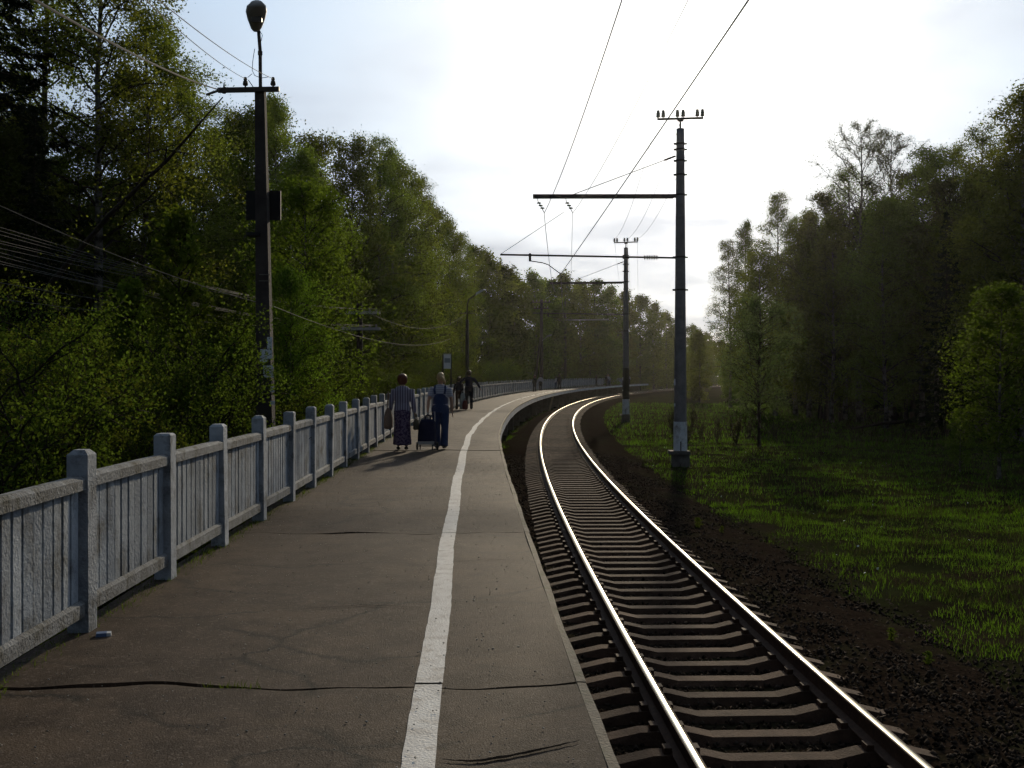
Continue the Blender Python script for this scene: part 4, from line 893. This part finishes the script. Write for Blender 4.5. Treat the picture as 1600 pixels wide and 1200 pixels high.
# telephone bundle at left
GT = 'telegraph wires crossing in front of the wood'
ends = [(TP + Vector((x, -.15, EYE + (HOR - py) * 40 / F - GZ + .15))) for py in (489, 514) for x in (-.6, -.45, -.35, .4, .52, .65)]
st = [352, 358, 364, 374, 378, 386, 392, 398, 406, 410, 440, 466]
for e, py in zip(ends, st):
    s_ = at(-10, py, 13.5); wire(sag(s_, e, .22), .0036, 'thin telegraph wire in the bundle across the dark wood at left', GT, 'wire_light', 'telegraph_wire')
s_ = at(-10, 317, 12.0); mid = at(428, 479, 17.2); wire(sag(s_, mid, .10) + sag(mid, at(704, 529, 47), .45)[1:], .005, 'single pale cable above the telegraph bundle', None, 'wire_light', 'cable')
e1_ = Vector((-70 * 68 / F, 67.9, 5.6)); wire(sag(at(560, 480, 40), e1_, .9), .007, 'cable sagging to the far lamp post', None, 'wire_light', 'cable')

# ------------------------------------------------------------------ notice board
NB = Vector((-2.72, 46.8, 0)); o = thing('notice_board', NB, 'white notice board on two black posts by the fence', 'notice board', rz=R(28))
for x in (-.40, 0.0):
    m = MB(); m.box((x, 0, 1.25), (.05, .05, 2.5)); m.build('leg', M['black'], o)
m = MB(); m.box((-.20, -.035, 2.20), (.345, .02, .64)); bd = m.build('board', mat('board_white', (.80, .81, .80), .7), o)
m = MB(); m.box((-.20, -.048, 2.25), (.28, .004, .20)); m.build('printed_sheet', mat('print_grey', (.22, .25, .26), .8, (.34, .37, .38), 60), bd)
m = MB(); m.box((-.20, -.03, 2.535), (.37, .05, .03)); m.build('top_bar', M['lampgrey'], o)

# ------------------------------------------------------------------ litter
o = thing('cigarette_pack', (-2.49, 6.40, .006), 'crushed blue and white cigarette pack by the nearest fence post', 'litter', rz=R(18))
m = MB(); m.box((0, 0, .012), (.088, .055, .024), taper=.96); m.build('box', mat('pack_white', (.55, .58, .62), .5), o)
m = MB(); m.box((-.012, 0, .0125), (.060, .0566, .0262)); m.build('blue_print', mat('pack_blue', (.10, .16, .30), .5), o)
g = np.random.default_rng(31); n = 1500
yy_ = 4 + 16 * g.random(n) ** 1.5; uu = g.uniform(.06, .98, n)
C = np.array([list(fence_pt(a_).lerp(edge_pt(a_), u_)) for a_, u_ in zip(yy_, uu)]); C[:, 2] += .008; r_ = g.uniform(.002, .0075, n)
base = np.array([(1, 0, 0), (-1, 0, 0), (0, 1, 0), (0, -1, 0), (0, 0, .7), (0, 0, -.7)], float)
V = base[None] * r_[:, None, None] * g.uniform(.6, 1.3, (n, 6, 1)) + C[:, None]
f_ = np.array([(0, 2, 4), (2, 1, 4), (1, 3, 4), (3, 0, 4), (2, 0, 5), (1, 2, 5), (3, 1, 5), (0, 3, 5)])
tag(obj('grit', fastmesh('grit', V.reshape(-1, 3), [((f_[None] + (np.arange(n) * 6)[:, None, None]).reshape(-1, 3), 0)], [mat('grit', (.42, .38, .32), .6, island=.6)])), 'pale grit scattered over the platform asphalt', kind='stuff')
# tufts in the joints and along the fence foot
def tufts():
    g = np.random.default_rng(33); P = []
    for k in range(60): y = 5.54 + g.normal(0, .012); u = g.uniform(.36, .46); P.append(fence_pt(y).lerp(edge_pt(y), u) + Vector((0, jline(1, u), -.015)))
    for k in range(5200): y = g.uniform(2.5, 30) ; p = fence_pt(y); P.append(p + Vector((g.normal(.0, .05), 0, -.01)))
    P = np.array([list(p) for p in P]); n = len(P); h = g.uniform(.015, .055, n); a = g.uniform(0, 6.28, n); w = .0035
    o_ = np.stack([np.cos(a) * w, np.sin(a) * w, 0 * a], -1); t = P + np.stack([g.normal(0, .02, n), g.normal(0, .02, n), h], -1)
    V = np.stack([P - o_, P + o_, t], 1).reshape(-1, 3)
    tag(obj('moss_tufts', fastmesh('moss_tufts', V, [(np.arange(3 * n).reshape(-1, 3), 0)], [M['leafdark']])), 'dark moss and grass tufts along the fence foot and in the cracks', kind='stuff')
tufts()

# ------------------------------------------------------------------ people
def remesh(mb, voxel, name, mats, parent, smooth_it=4):
    me = mb.mesh('tmp', mats if isinstance(mats, list) else [mats]); o = bpy.data.objects.new('tmp', me); COL.objects.link(o)
    md = o.modifiers.new('r', 'REMESH'); md.mode = 'VOXEL'; md.voxel_size = voxel; md.use_smooth_shade = True
    sm_ = o.modifiers.new('s', 'SMOOTH'); sm_.iterations = smooth_it; sm_.factor = .5
    dg = bpy.context.evaluated_depsgraph_get(); me2 = bpy.data.meshes.new_from_object(o.evaluated_get(dg)); bpy.data.objects.remove(o); bpy.data.meshes.remove(me)
    me2.name = name; me2.materials.clear()
    for q in (mats if isinstance(mats, list) else [mats]): me2.materials.append(q)
    me2.polygons.foreach_set('use_smooth', [True] * len(me2.polygons))
    return obj(name, me2, parent)
skin = mat('skin', (.42, .26, .18), .6); shoe = mat('shoe', (.02, .016, .014), .6)
def cloth(name, c, c2=None, sc=10, **k): return mat(name, c, .92, c2, sc, spec=.1, bump=.3, bscale=30, **k)
def stripes(name, c1_, c2_, freq, axis=0):
    m = mat(name, c1_, .9, spec=.1); t = m.node_tree; n = t.nodes; l = t.links; p = n['Principled BSDF']
    s = n.new('ShaderNodeSeparateXYZ'); l.new(n.new('ShaderNodeTexCoord').outputs['Object'], s.inputs[0])
    a = n.new('ShaderNodeMath'); a.operation = 'MULTIPLY'; a.inputs[1].default_value = freq; l.new(s.outputs[axis], a.inputs[0])
    b = n.new('ShaderNodeMath'); b.operation = 'SINE'; l.new(a.outputs[0], b.inputs[0])
    r = n.new('ShaderNodeMapRange'); r.inputs['From Min'].default_value = -.35; r.inputs['From Max'].default_value = .35; l.new(b.outputs[0], r.inputs['Value'])
    q = n.new('ShaderNodeMix'); q.data_type = 'RGBA'; q.inputs['A'].default_value = (*c1_, 1); q.inputs['B'].default_value = (*c2_, 1); l.new(r.outputs[0], q.inputs['Factor']); l.new(q.outputs['Result'], p.inputs['Base Color']); return m
def head(mb, c, s=1.0):
    """egg-shaped head with nose, chin, ears; faces +y"""
    mb.tube([c + Vector((0, .0, z)) * s for z in (-.115, -.095, -.05, 0, .05, .085, .108, .118)], [(.03 * s, .035 * s), (.055 * s, .062 * s), (.068 * s, .082 * s), (.074 * s, .092 * s), (.074 * s, .092 * s), (.06 * s, .075 * s), (.035 * s, .045 * s), (.008, .008)], 14)
    mb.tube([c + Vector((0, .088, .02)) * s, c + Vector((0, .108, -.022)) * s, c + Vector((0, .09, -.035)) * s], [.008, .014, .01], 6)
    mb.tube([c + Vector((-.02, .085, -.06)) * s, c + Vector((.02, .085, -.06)) * s], .009, 6)
    for x in (-1, 1): mb.tube([c + Vector((x * .074, -.005, -.035)) * s, c + Vector((x * .082, -.015, .0)) * s, c + Vector((x * .076, -.01, .03)) * s], [.008, .014, .008], 6)
def hand(mb, w, d, curl=.5):
    """palm and five fingers from the wrist w along direction d"""
    d = Vector(d).normalized(); side = d.cross(Vector((0, 1, 0))); side = side.normalized() if side.length > .1 else Vector((1, 0, 0)); nn = side.cross(d)
    fw = Vector((0, 1, 0)) - d * d.y; fw = fw.normalized() if fw.length > .1 else nn
    mb.tube([w, w + d * .04, w + d * .085], [(.018, .026), (.016, .038), (.014, .036)], 8)
    for k, (a, Ln) in enumerate(((-.03, .055), (-.01, .068), (.01, .065), (.03, .052))):
        q = w + d * .08 + fw * a; mid = q + d * Ln * .55 + side * curl * .01; mb.tube([q, mid, mid + d * Ln * .4 + side * curl * .03], [.0095, .0088, .0075], 6)
    q = w + d * .03 + fw * .034; mb.tube([q, q + d * .028 + fw * .022, q + d * .055 + fw * .026], [.011, .010, .008], 6)
def V3(*a): return Vector(a)
def person(loc, rz, label, h=1.62, top=None, bottom=None, style='trousers', hair=None, hairstyle='short', arms=None, sleeve='long', cap=None, step=.12, group=None, lod=.014, lean=0.0):
    """faces +y locally. arms: ((elbow,wrist) left, right) in a 1.62 m figure"""
    o = thing('person', loc, label, 'person', group, rz=rz); s = h / 1.62; o.scale = (s, s, s)
    if lean: o.rotation_euler = (lean, 0, rz)
    arms = arms or ((V3(-.235, -.03, 1.03), V3(-.25, .05, .79)), (V3(.235, .02, 1.03), V3(.25, .10, .80)))
    hipL, hipR = V3(-.085, 0, .82), V3(.085, 0, .82); kL, kR = V3(-.095, step * .6, .45), V3(.095, -step * .2, .45); aL, aR = V3(-.09, step * .8, .075), V3(.09, -step, .085)
    b = MB()
    b.tube([V3(0, 0, .78), V3(0, 0, .86), V3(0, .01, 1.0), V3(0, .01, 1.16), V3(0, 0, 1.29), V3(0, -.005, 1.345), V3(0, -.005, 1.37)], [(.13, .10), (.155, .115), (.125, .095), (.145, .105), (.16, .095), (.11, .07), (.05, .05)], 14)
    b.tube([V3(0, -.005, 1.34), V3(0, .01, 1.43)], [.052, .048], 10)
    head(b, V3(0, .025, 1.50))
    for sh, (el, wr) in zip((V3(-.165, 0, 1.305), V3(.165, 0, 1.305)), arms):
        b.tube([sh, sh.lerp(el, .5), el, el.lerp(wr, .4), wr], [.052, .046, .037, .036, .024], 9); hand(b, wr, (wr - el))
    for hp, kn, an in ((hipL, kL, aL), (hipR, kR, aR)):
        b.tube([hp, hp.lerp(kn, .5), kn, kn.lerp(an, .35), an], [.085, .073, .054, .052, .034], 10)
        b.tube([an + V3(0, -.05, -.045), an + V3(0, .05, -.05), an + V3(0, .15, -.058)], [(.034, .03), (.042, .028), (.03, .018)], 8)
    remesh(b, lod * .9, 'body', skin, o)
    # shoes
    for an in (aL, aR):
        q = MB(); q.tube([an + V3(0, -.068, -.04), an + V3(0, -.03, -.036), an + V3(0, .06, -.043), an + V3(0, .14, -.052), an + V3(0, .172, -.058)], [(.026, .026), (.042, .036), (.048, .032), (.042, .022), (.016, .012)], 10); q.build('shoe', shoe, o, smooth=True)
    # upper garment
    c = MB()
    hem = .80 if style != 'overalls' else .95
    c.tube([V3(0, 0, hem), V3(0, 0, .90), V3(0, .01, 1.0), V3(0, .01, 1.16), V3(0, 0, 1.29), V3(0, -.005, 1.35), V3(0, -.005, 1.378)], [(.185, .14), (.178, .135), (.155, .122), (.165, .128), (.182, .118), (.128, .09), (.068, .066)], 18)
    for sh, (el, wr) in zip((V3(-.165, 0, 1.300), V3(.165, 0, 1.300)), arms):
        if sleeve == 'long': c.tube([sh, sh.lerp(el, .5), el, el.lerp(wr, .5), el.lerp(wr, .93)], [.072, .064, .056, .05, .042], 10)
        else: c.tube([sh, sh.lerp(el, .45), sh.lerp(el, .72)], [.072, .068, .066], 10)
    remesh(c, lod, 'jacket' if sleeve == 'long' else 'shirt', top, o)
    d = MB()
    if style == 'skirt':
        d.tube([V3(0, 0, .92), V3(0, 0, .82), V3(0, 0, .6), V3(0, 0, .35), V3(0, .01, .115)], [(.15, .12), (.185, .15), (.175, .155), (.185, .18), (.205, .20)], 22)
        q = remesh(d, lod, 'skirt', bottom, o)
    else:
        for hp, kn, an in ((hipL, kL, aL), (hipR, kR, aR)): d.tube([hp + V3(0, 0, .05), hp.lerp(kn, .5), kn, kn.lerp(an, .5), an + V3(0, 0, -.03)], [.112, .096, .082, .082, .086] if style == 'overalls' else [.108, .09, .07, .066, .062], 12)
        d.tube([V3(0, 0, .76), V3(0, 0, .86), V3(0, 0, .97)], [(.16, .13), (.188, .145), (.162, .13)], 16)
        if style == 'overalls': d.tube([V3(0, .0, .94), V3(0, .005, 1.06), V3(0, .008, 1.16), V3(0, .004, 1.20)], [(.166, .134), (.164, .134), (.150, .134), (.135, .13)], 16)
        remesh(d, lod, 'overalls' if style == 'overalls' else 'trousers', bottom, o)
        if style == 'overalls':
            for x in (-1, 1):
                q = MB(); q.tube([V3(x * .10, -.125, 1.17), V3(x * .118, -.118, 1.26), V3(x * .11, -.06, 1.352), V3(x * .10, .03, 1.35), V3(x * .09, .118, 1.26)], [(.022, .008)] * 5, 8); q.build('strap', bottom, o)
    if hair:
        q = MB(); hc = V3(0, .012, 1.515)
        if hairstyle == 'short':
            q.tube([hc + V3(0, -.012, z) for z in (-.115, -.08, -.03, .03, .08, .112, .128)], [(.06, .045), (.098, .08), (.110, .104), (.110, .110), (.092, .096), (.055, .06), (.01, .01)], 14)
        else:
            q.tube([hc + V3(0, -.014, z) for z in (-.06, -.03, .03, .08, .112, .125)], [(.06, .05), (.082, .084), (.086, .098), (.074, .085), (.046, .055), (.01, .01)], 14)
            q.tube([hc + V3(.02, -.10, .03), hc + V3(.06, -.14, -.01), hc + V3(.10, -.12, -.08), hc + V3(.11, -.10, -.14)], [.034, .042, .034, .012], 8)
        remesh(q, lod * .7, 'hair', hair, o, 2)
    if cap:
        q = MB(); q.tube([V3(0, .02, 1.545), V3(0, .02, 1.60), V3(0, .02, 1.635)], [(.09, .105), (.085, .10), (.04, .05)], 14); q.tube([V3(0, .10, 1.55), V3(0, .17, 1.54)], [(.075, .01), (.05, .008)], 10); q.build('cap', cap, o, smooth=True)
    return o
print('people')
striped = stripes('striped_jacket', (.36, .34, .42), (.13, .11, .17), 120, 0)
purple = cloth('purple_print', (.05, .03, .075), (.17, .13, .20), 22, lo=.45, hi=.55)
denim = cloth('denim', (.030, .045, .105), (.045, .065, .14), 6); shirt = stripes('pale_shirt', (.42, .44, .52), (.28, .30, .38), 140, 2)
redhair = mat('red_hair', (.085, .018, .010), .5, (.14, .035, .018), 40); blond = mat('blond_hair', (.36, .24, .11), .5, (.52, .37, .19), 40); brown = mat('brown_hair', (.04, .025, .015), .5)
dark = cloth('dark_coat', (.014, .014, .020), (.022, .022, .032), 6); navy = cloth('navy_coat', (.016, .018, .036)); olive = cloth('dark_green_coat', (.03, .035, .028)); white = cloth('white_top', (.50, .50, .52)); grey = cloth('grey_top', (.18, .18, .20)); blue = cloth('blue_top', (.06, .08, .16)); brownc = cloth('brown_cloth', (.06, .035, .025))
w1 = person((-2.33, 22.3, .012), R(3), 'woman with short red hair in striped jacket and long purple skirt', 1.60, striped, purple, 'skirt', redhair, 'short', arms=((V3(-.235, -.02, 1.05), V3(-.255, .08, .84)), (V3(.235, -.03, 1.03), V3(.265, .0, .78))))
w2 = person((-1.545, 22.7, .012), R(-4), 'blond woman in blue dungarees and pale shirt pulling a trolley', 1.63, shirt, denim, 'overalls', blond, 'tail', arms=((V3(-.245, -.07, 1.04), V3(-.26, -.10, .80)), (V3(.235, .03, 1.04), V3(.245, .07, .80))), sleeve='short', step=.10)
def bag(loc, rz, dims, m_, label, name='shoulder_bag', strap=None):
    o = thing(name, loc, label, 'bag', rz=rz); w, d, h = dims
    b = MB(); b.tube([V3(0, 0, 0), V3(0, 0, h * .12), V3(0, 0, h * .55), V3(0, 0, h * .9), V3(0, 0, h)], [(w * .38, d * .38), (w * .5, d * .5), (w * .48, d * .48), (w * .34, d * .3), (w * .22, d * .12)], 16); remesh(b, .014, 'bag_body', m_, o, 2)
    b = MB(); q = strap or .25; b.tube([V3(-w * .2, 0, h * .95), V3(-w * .1, 0, h + q * .8), V3(0, 0, h + q), V3(w * .1, 0, h + q * .8), V3(w * .2, 0, h * .95)], .012, 6); b.build('strap', m_, o); return o
tan = cloth('tan_bag', (.22, .15, .11)); khaki = cloth('khaki_bag', (.09, .075, .05))
bag((-2.62, 22.24, .46), R(80), (.36, .17, .44), tan, 'rounded beige shoulder bag at the side of the red haired woman', strap=.34)
bag((-2.03, 22.22, .44), R(70), (.22, .10, .24), khaki, 'small olive handbag hanging from the red haired woman\'s right hand', 'handbag', strap=.10)
# trolley
o = thing('shopping_trolley', (-1.80, 22.28, .008), 'navy two wheeled shopping trolley pulled by the blond woman', 'trolley', rz=R(-2)); nav = cloth('trolley_fabric', (.012, .014, .034), (.02, .023, .05), 8)
b = MB(); b.tube([V3(0, -.06, .13), V3(0, -.05, .2), V3(0, .0, .42), V3(0, .05, .58), V3(0, .07, .64)], [(.185, .12), (.20, .135), (.195, .13), (.175, .11), (.14, .07)], 20); remesh(b, .014, 'bag_body', nav, o, 2)
b = MB(); b.tube([V3(-.06, .06, .62), V3(-.04, .08, .72), V3(.0, .09, .74), V3(.05, .1, .72), V3(.06, .07, .62)], .02, 8); b.build('top_flap', nav, o)
b = MB(); b.tube([V3(-.15, .06, .10), V3(-.13, .12, .45), V3(-.02, .26, .78), V3(.13, .30, .80), V3(.15, .12, .45), V3(.15, .06, .10)], .011, 6); b.tube([V3(-.16, -.18, .135), V3(.16, -.18, .135)], .012, 6); b.tube([V3(-.2, .04, .085), V3(.2, .04, .085)], .012, 6); b.build('frame', M['lampgrey'], o)
b = MB(); b.box((0, -.185, .17), (.34, .012, .05)); b.build('reflective_strip', M['lampgrey'], o)
for x in (-1, 1):
    b = MB(); b.lathe((x * .215 - .02, .04, .085), [(.06, 0), (.085, .005), (.085, .035), (.06, .04)], 18, axis='X'); wh = b.build('wheel', M['black'], o, smooth=False)
    b = MB(); b.tube([V3(x * .13, -.16, .15), V3(x * .13, -.17, .02)], .012, 6); b.build('stand_leg', M['black'], o)
person((-1.99, 48.6, .01), R(8), 'man in dark jacket and cap reaching out beside the notice board', 1.80, navy, dark, 'trousers', brown, 'short', cap=mat('pale_cap', (.16, .16, .18), .8), arms=((V3(-.36, -.04, 1.14), V3(-.55, .02, .98)), (V3(.33, -.06, 1.10), V3(.46, -.04, .88))), step=.10, lod=.018)
person((-2.45, 48.5, .01), R(30), 'stooping person in dark clothes next to the man with a cap', 1.50, dark, brownc, 'trousers', brown, 'short', step=.06, lod=.018, arms=((V3(-.22, .08, 1.04), V3(-.2, .2, .80)), (V3(.24, .06, 1.04), V3(.28, .16, .80))))
bag((-2.27, 48.4, .02), R(10), (.30, .2, .75), cloth('pale_bag', (.34, .36, .33)), 'tall pale bag standing at the feet of the stooping person', 'tote_bag', strap=.1)
bag((-2.16, 48.2, .02), R(0), (.26, .18, .42), cloth('red_bag', (.12, .02, .02)), 'small dark red bag beside the tall pale bag', 'tote_bag', strap=.08)
far_people = [(827, 101, 1.55, olive, dark, redhair, 'person with reddish hair in dark green coat by the far fence', .6), (843, 106, 1.62, white, dark, brown, 'person in white top and dark trousers further along the fence', -.3), (866, 120, 1.45, white, blue, brown, 'person in pale top with blue trousers leaning on the far fence', .9), (874, 118, 1.72, dark, dark, brown, 'person in all dark clothes near the bend in the platform', .2), (932, 152, 1.60, brownc, dark, brown, 'person in brown jacket on the distant platform', 1.2), (948, 154, 1.60, dark, dark, brown, 'dark dressed person on the distant platform', -1.0), (957, 156, 1.65, white, blue, blond, 'person in white shirt on the distant platform', .4), (963, 157, 1.55, white, dark, brown, 'second pale topped person on the distant platform', 2.2), (990, 178, 1.60, grey, dark, brown, 'person in grey near the far end of the platform', .1)]
for px, d, h, tp, bt, hr, lab, rz in far_people:
    x = (px - 800) * d / F; lo_, hi_ = fence_pt(d).x + .5, edge_pt(d).x - .4; x = min(max(x, lo_), hi_)
    person((x, d, .01), rz, lab, h, tp, bt, 'trousers', hr, 'short', lod=.03, step=.08, group='people waiting on the far platform')

# ------------------------------------------------------------------ haze: one closed box of air round the whole scene
m = MB(); m.box((20, 200, 13.5), (700, 900, 33)); hz = tag(m.build('haze', None), 'pale evening haze hanging between the trees', kind='stuff')
hz.data.materials.clear(); hm = bpy.data.materials.new('haze'); hm.use_nodes = True; hm.node_tree.nodes.clear()
ho = hm.node_tree.nodes.new('ShaderNodeOutputMaterial'); hv = hm.node_tree.nodes.new('ShaderNodeVolumePrincipled'); hm.node_tree.links.new(hv.outputs[0], ho.inputs['Volume'])
hv.inputs['Color'].default_value = (1.0, .98, .92, 1); hv.inputs['Density'].default_value = 0.00008; hv.inputs['Anisotropy'].default_value = 0.8
hz.data.materials.append(hm)
S.cycles.volume_bounces = 0
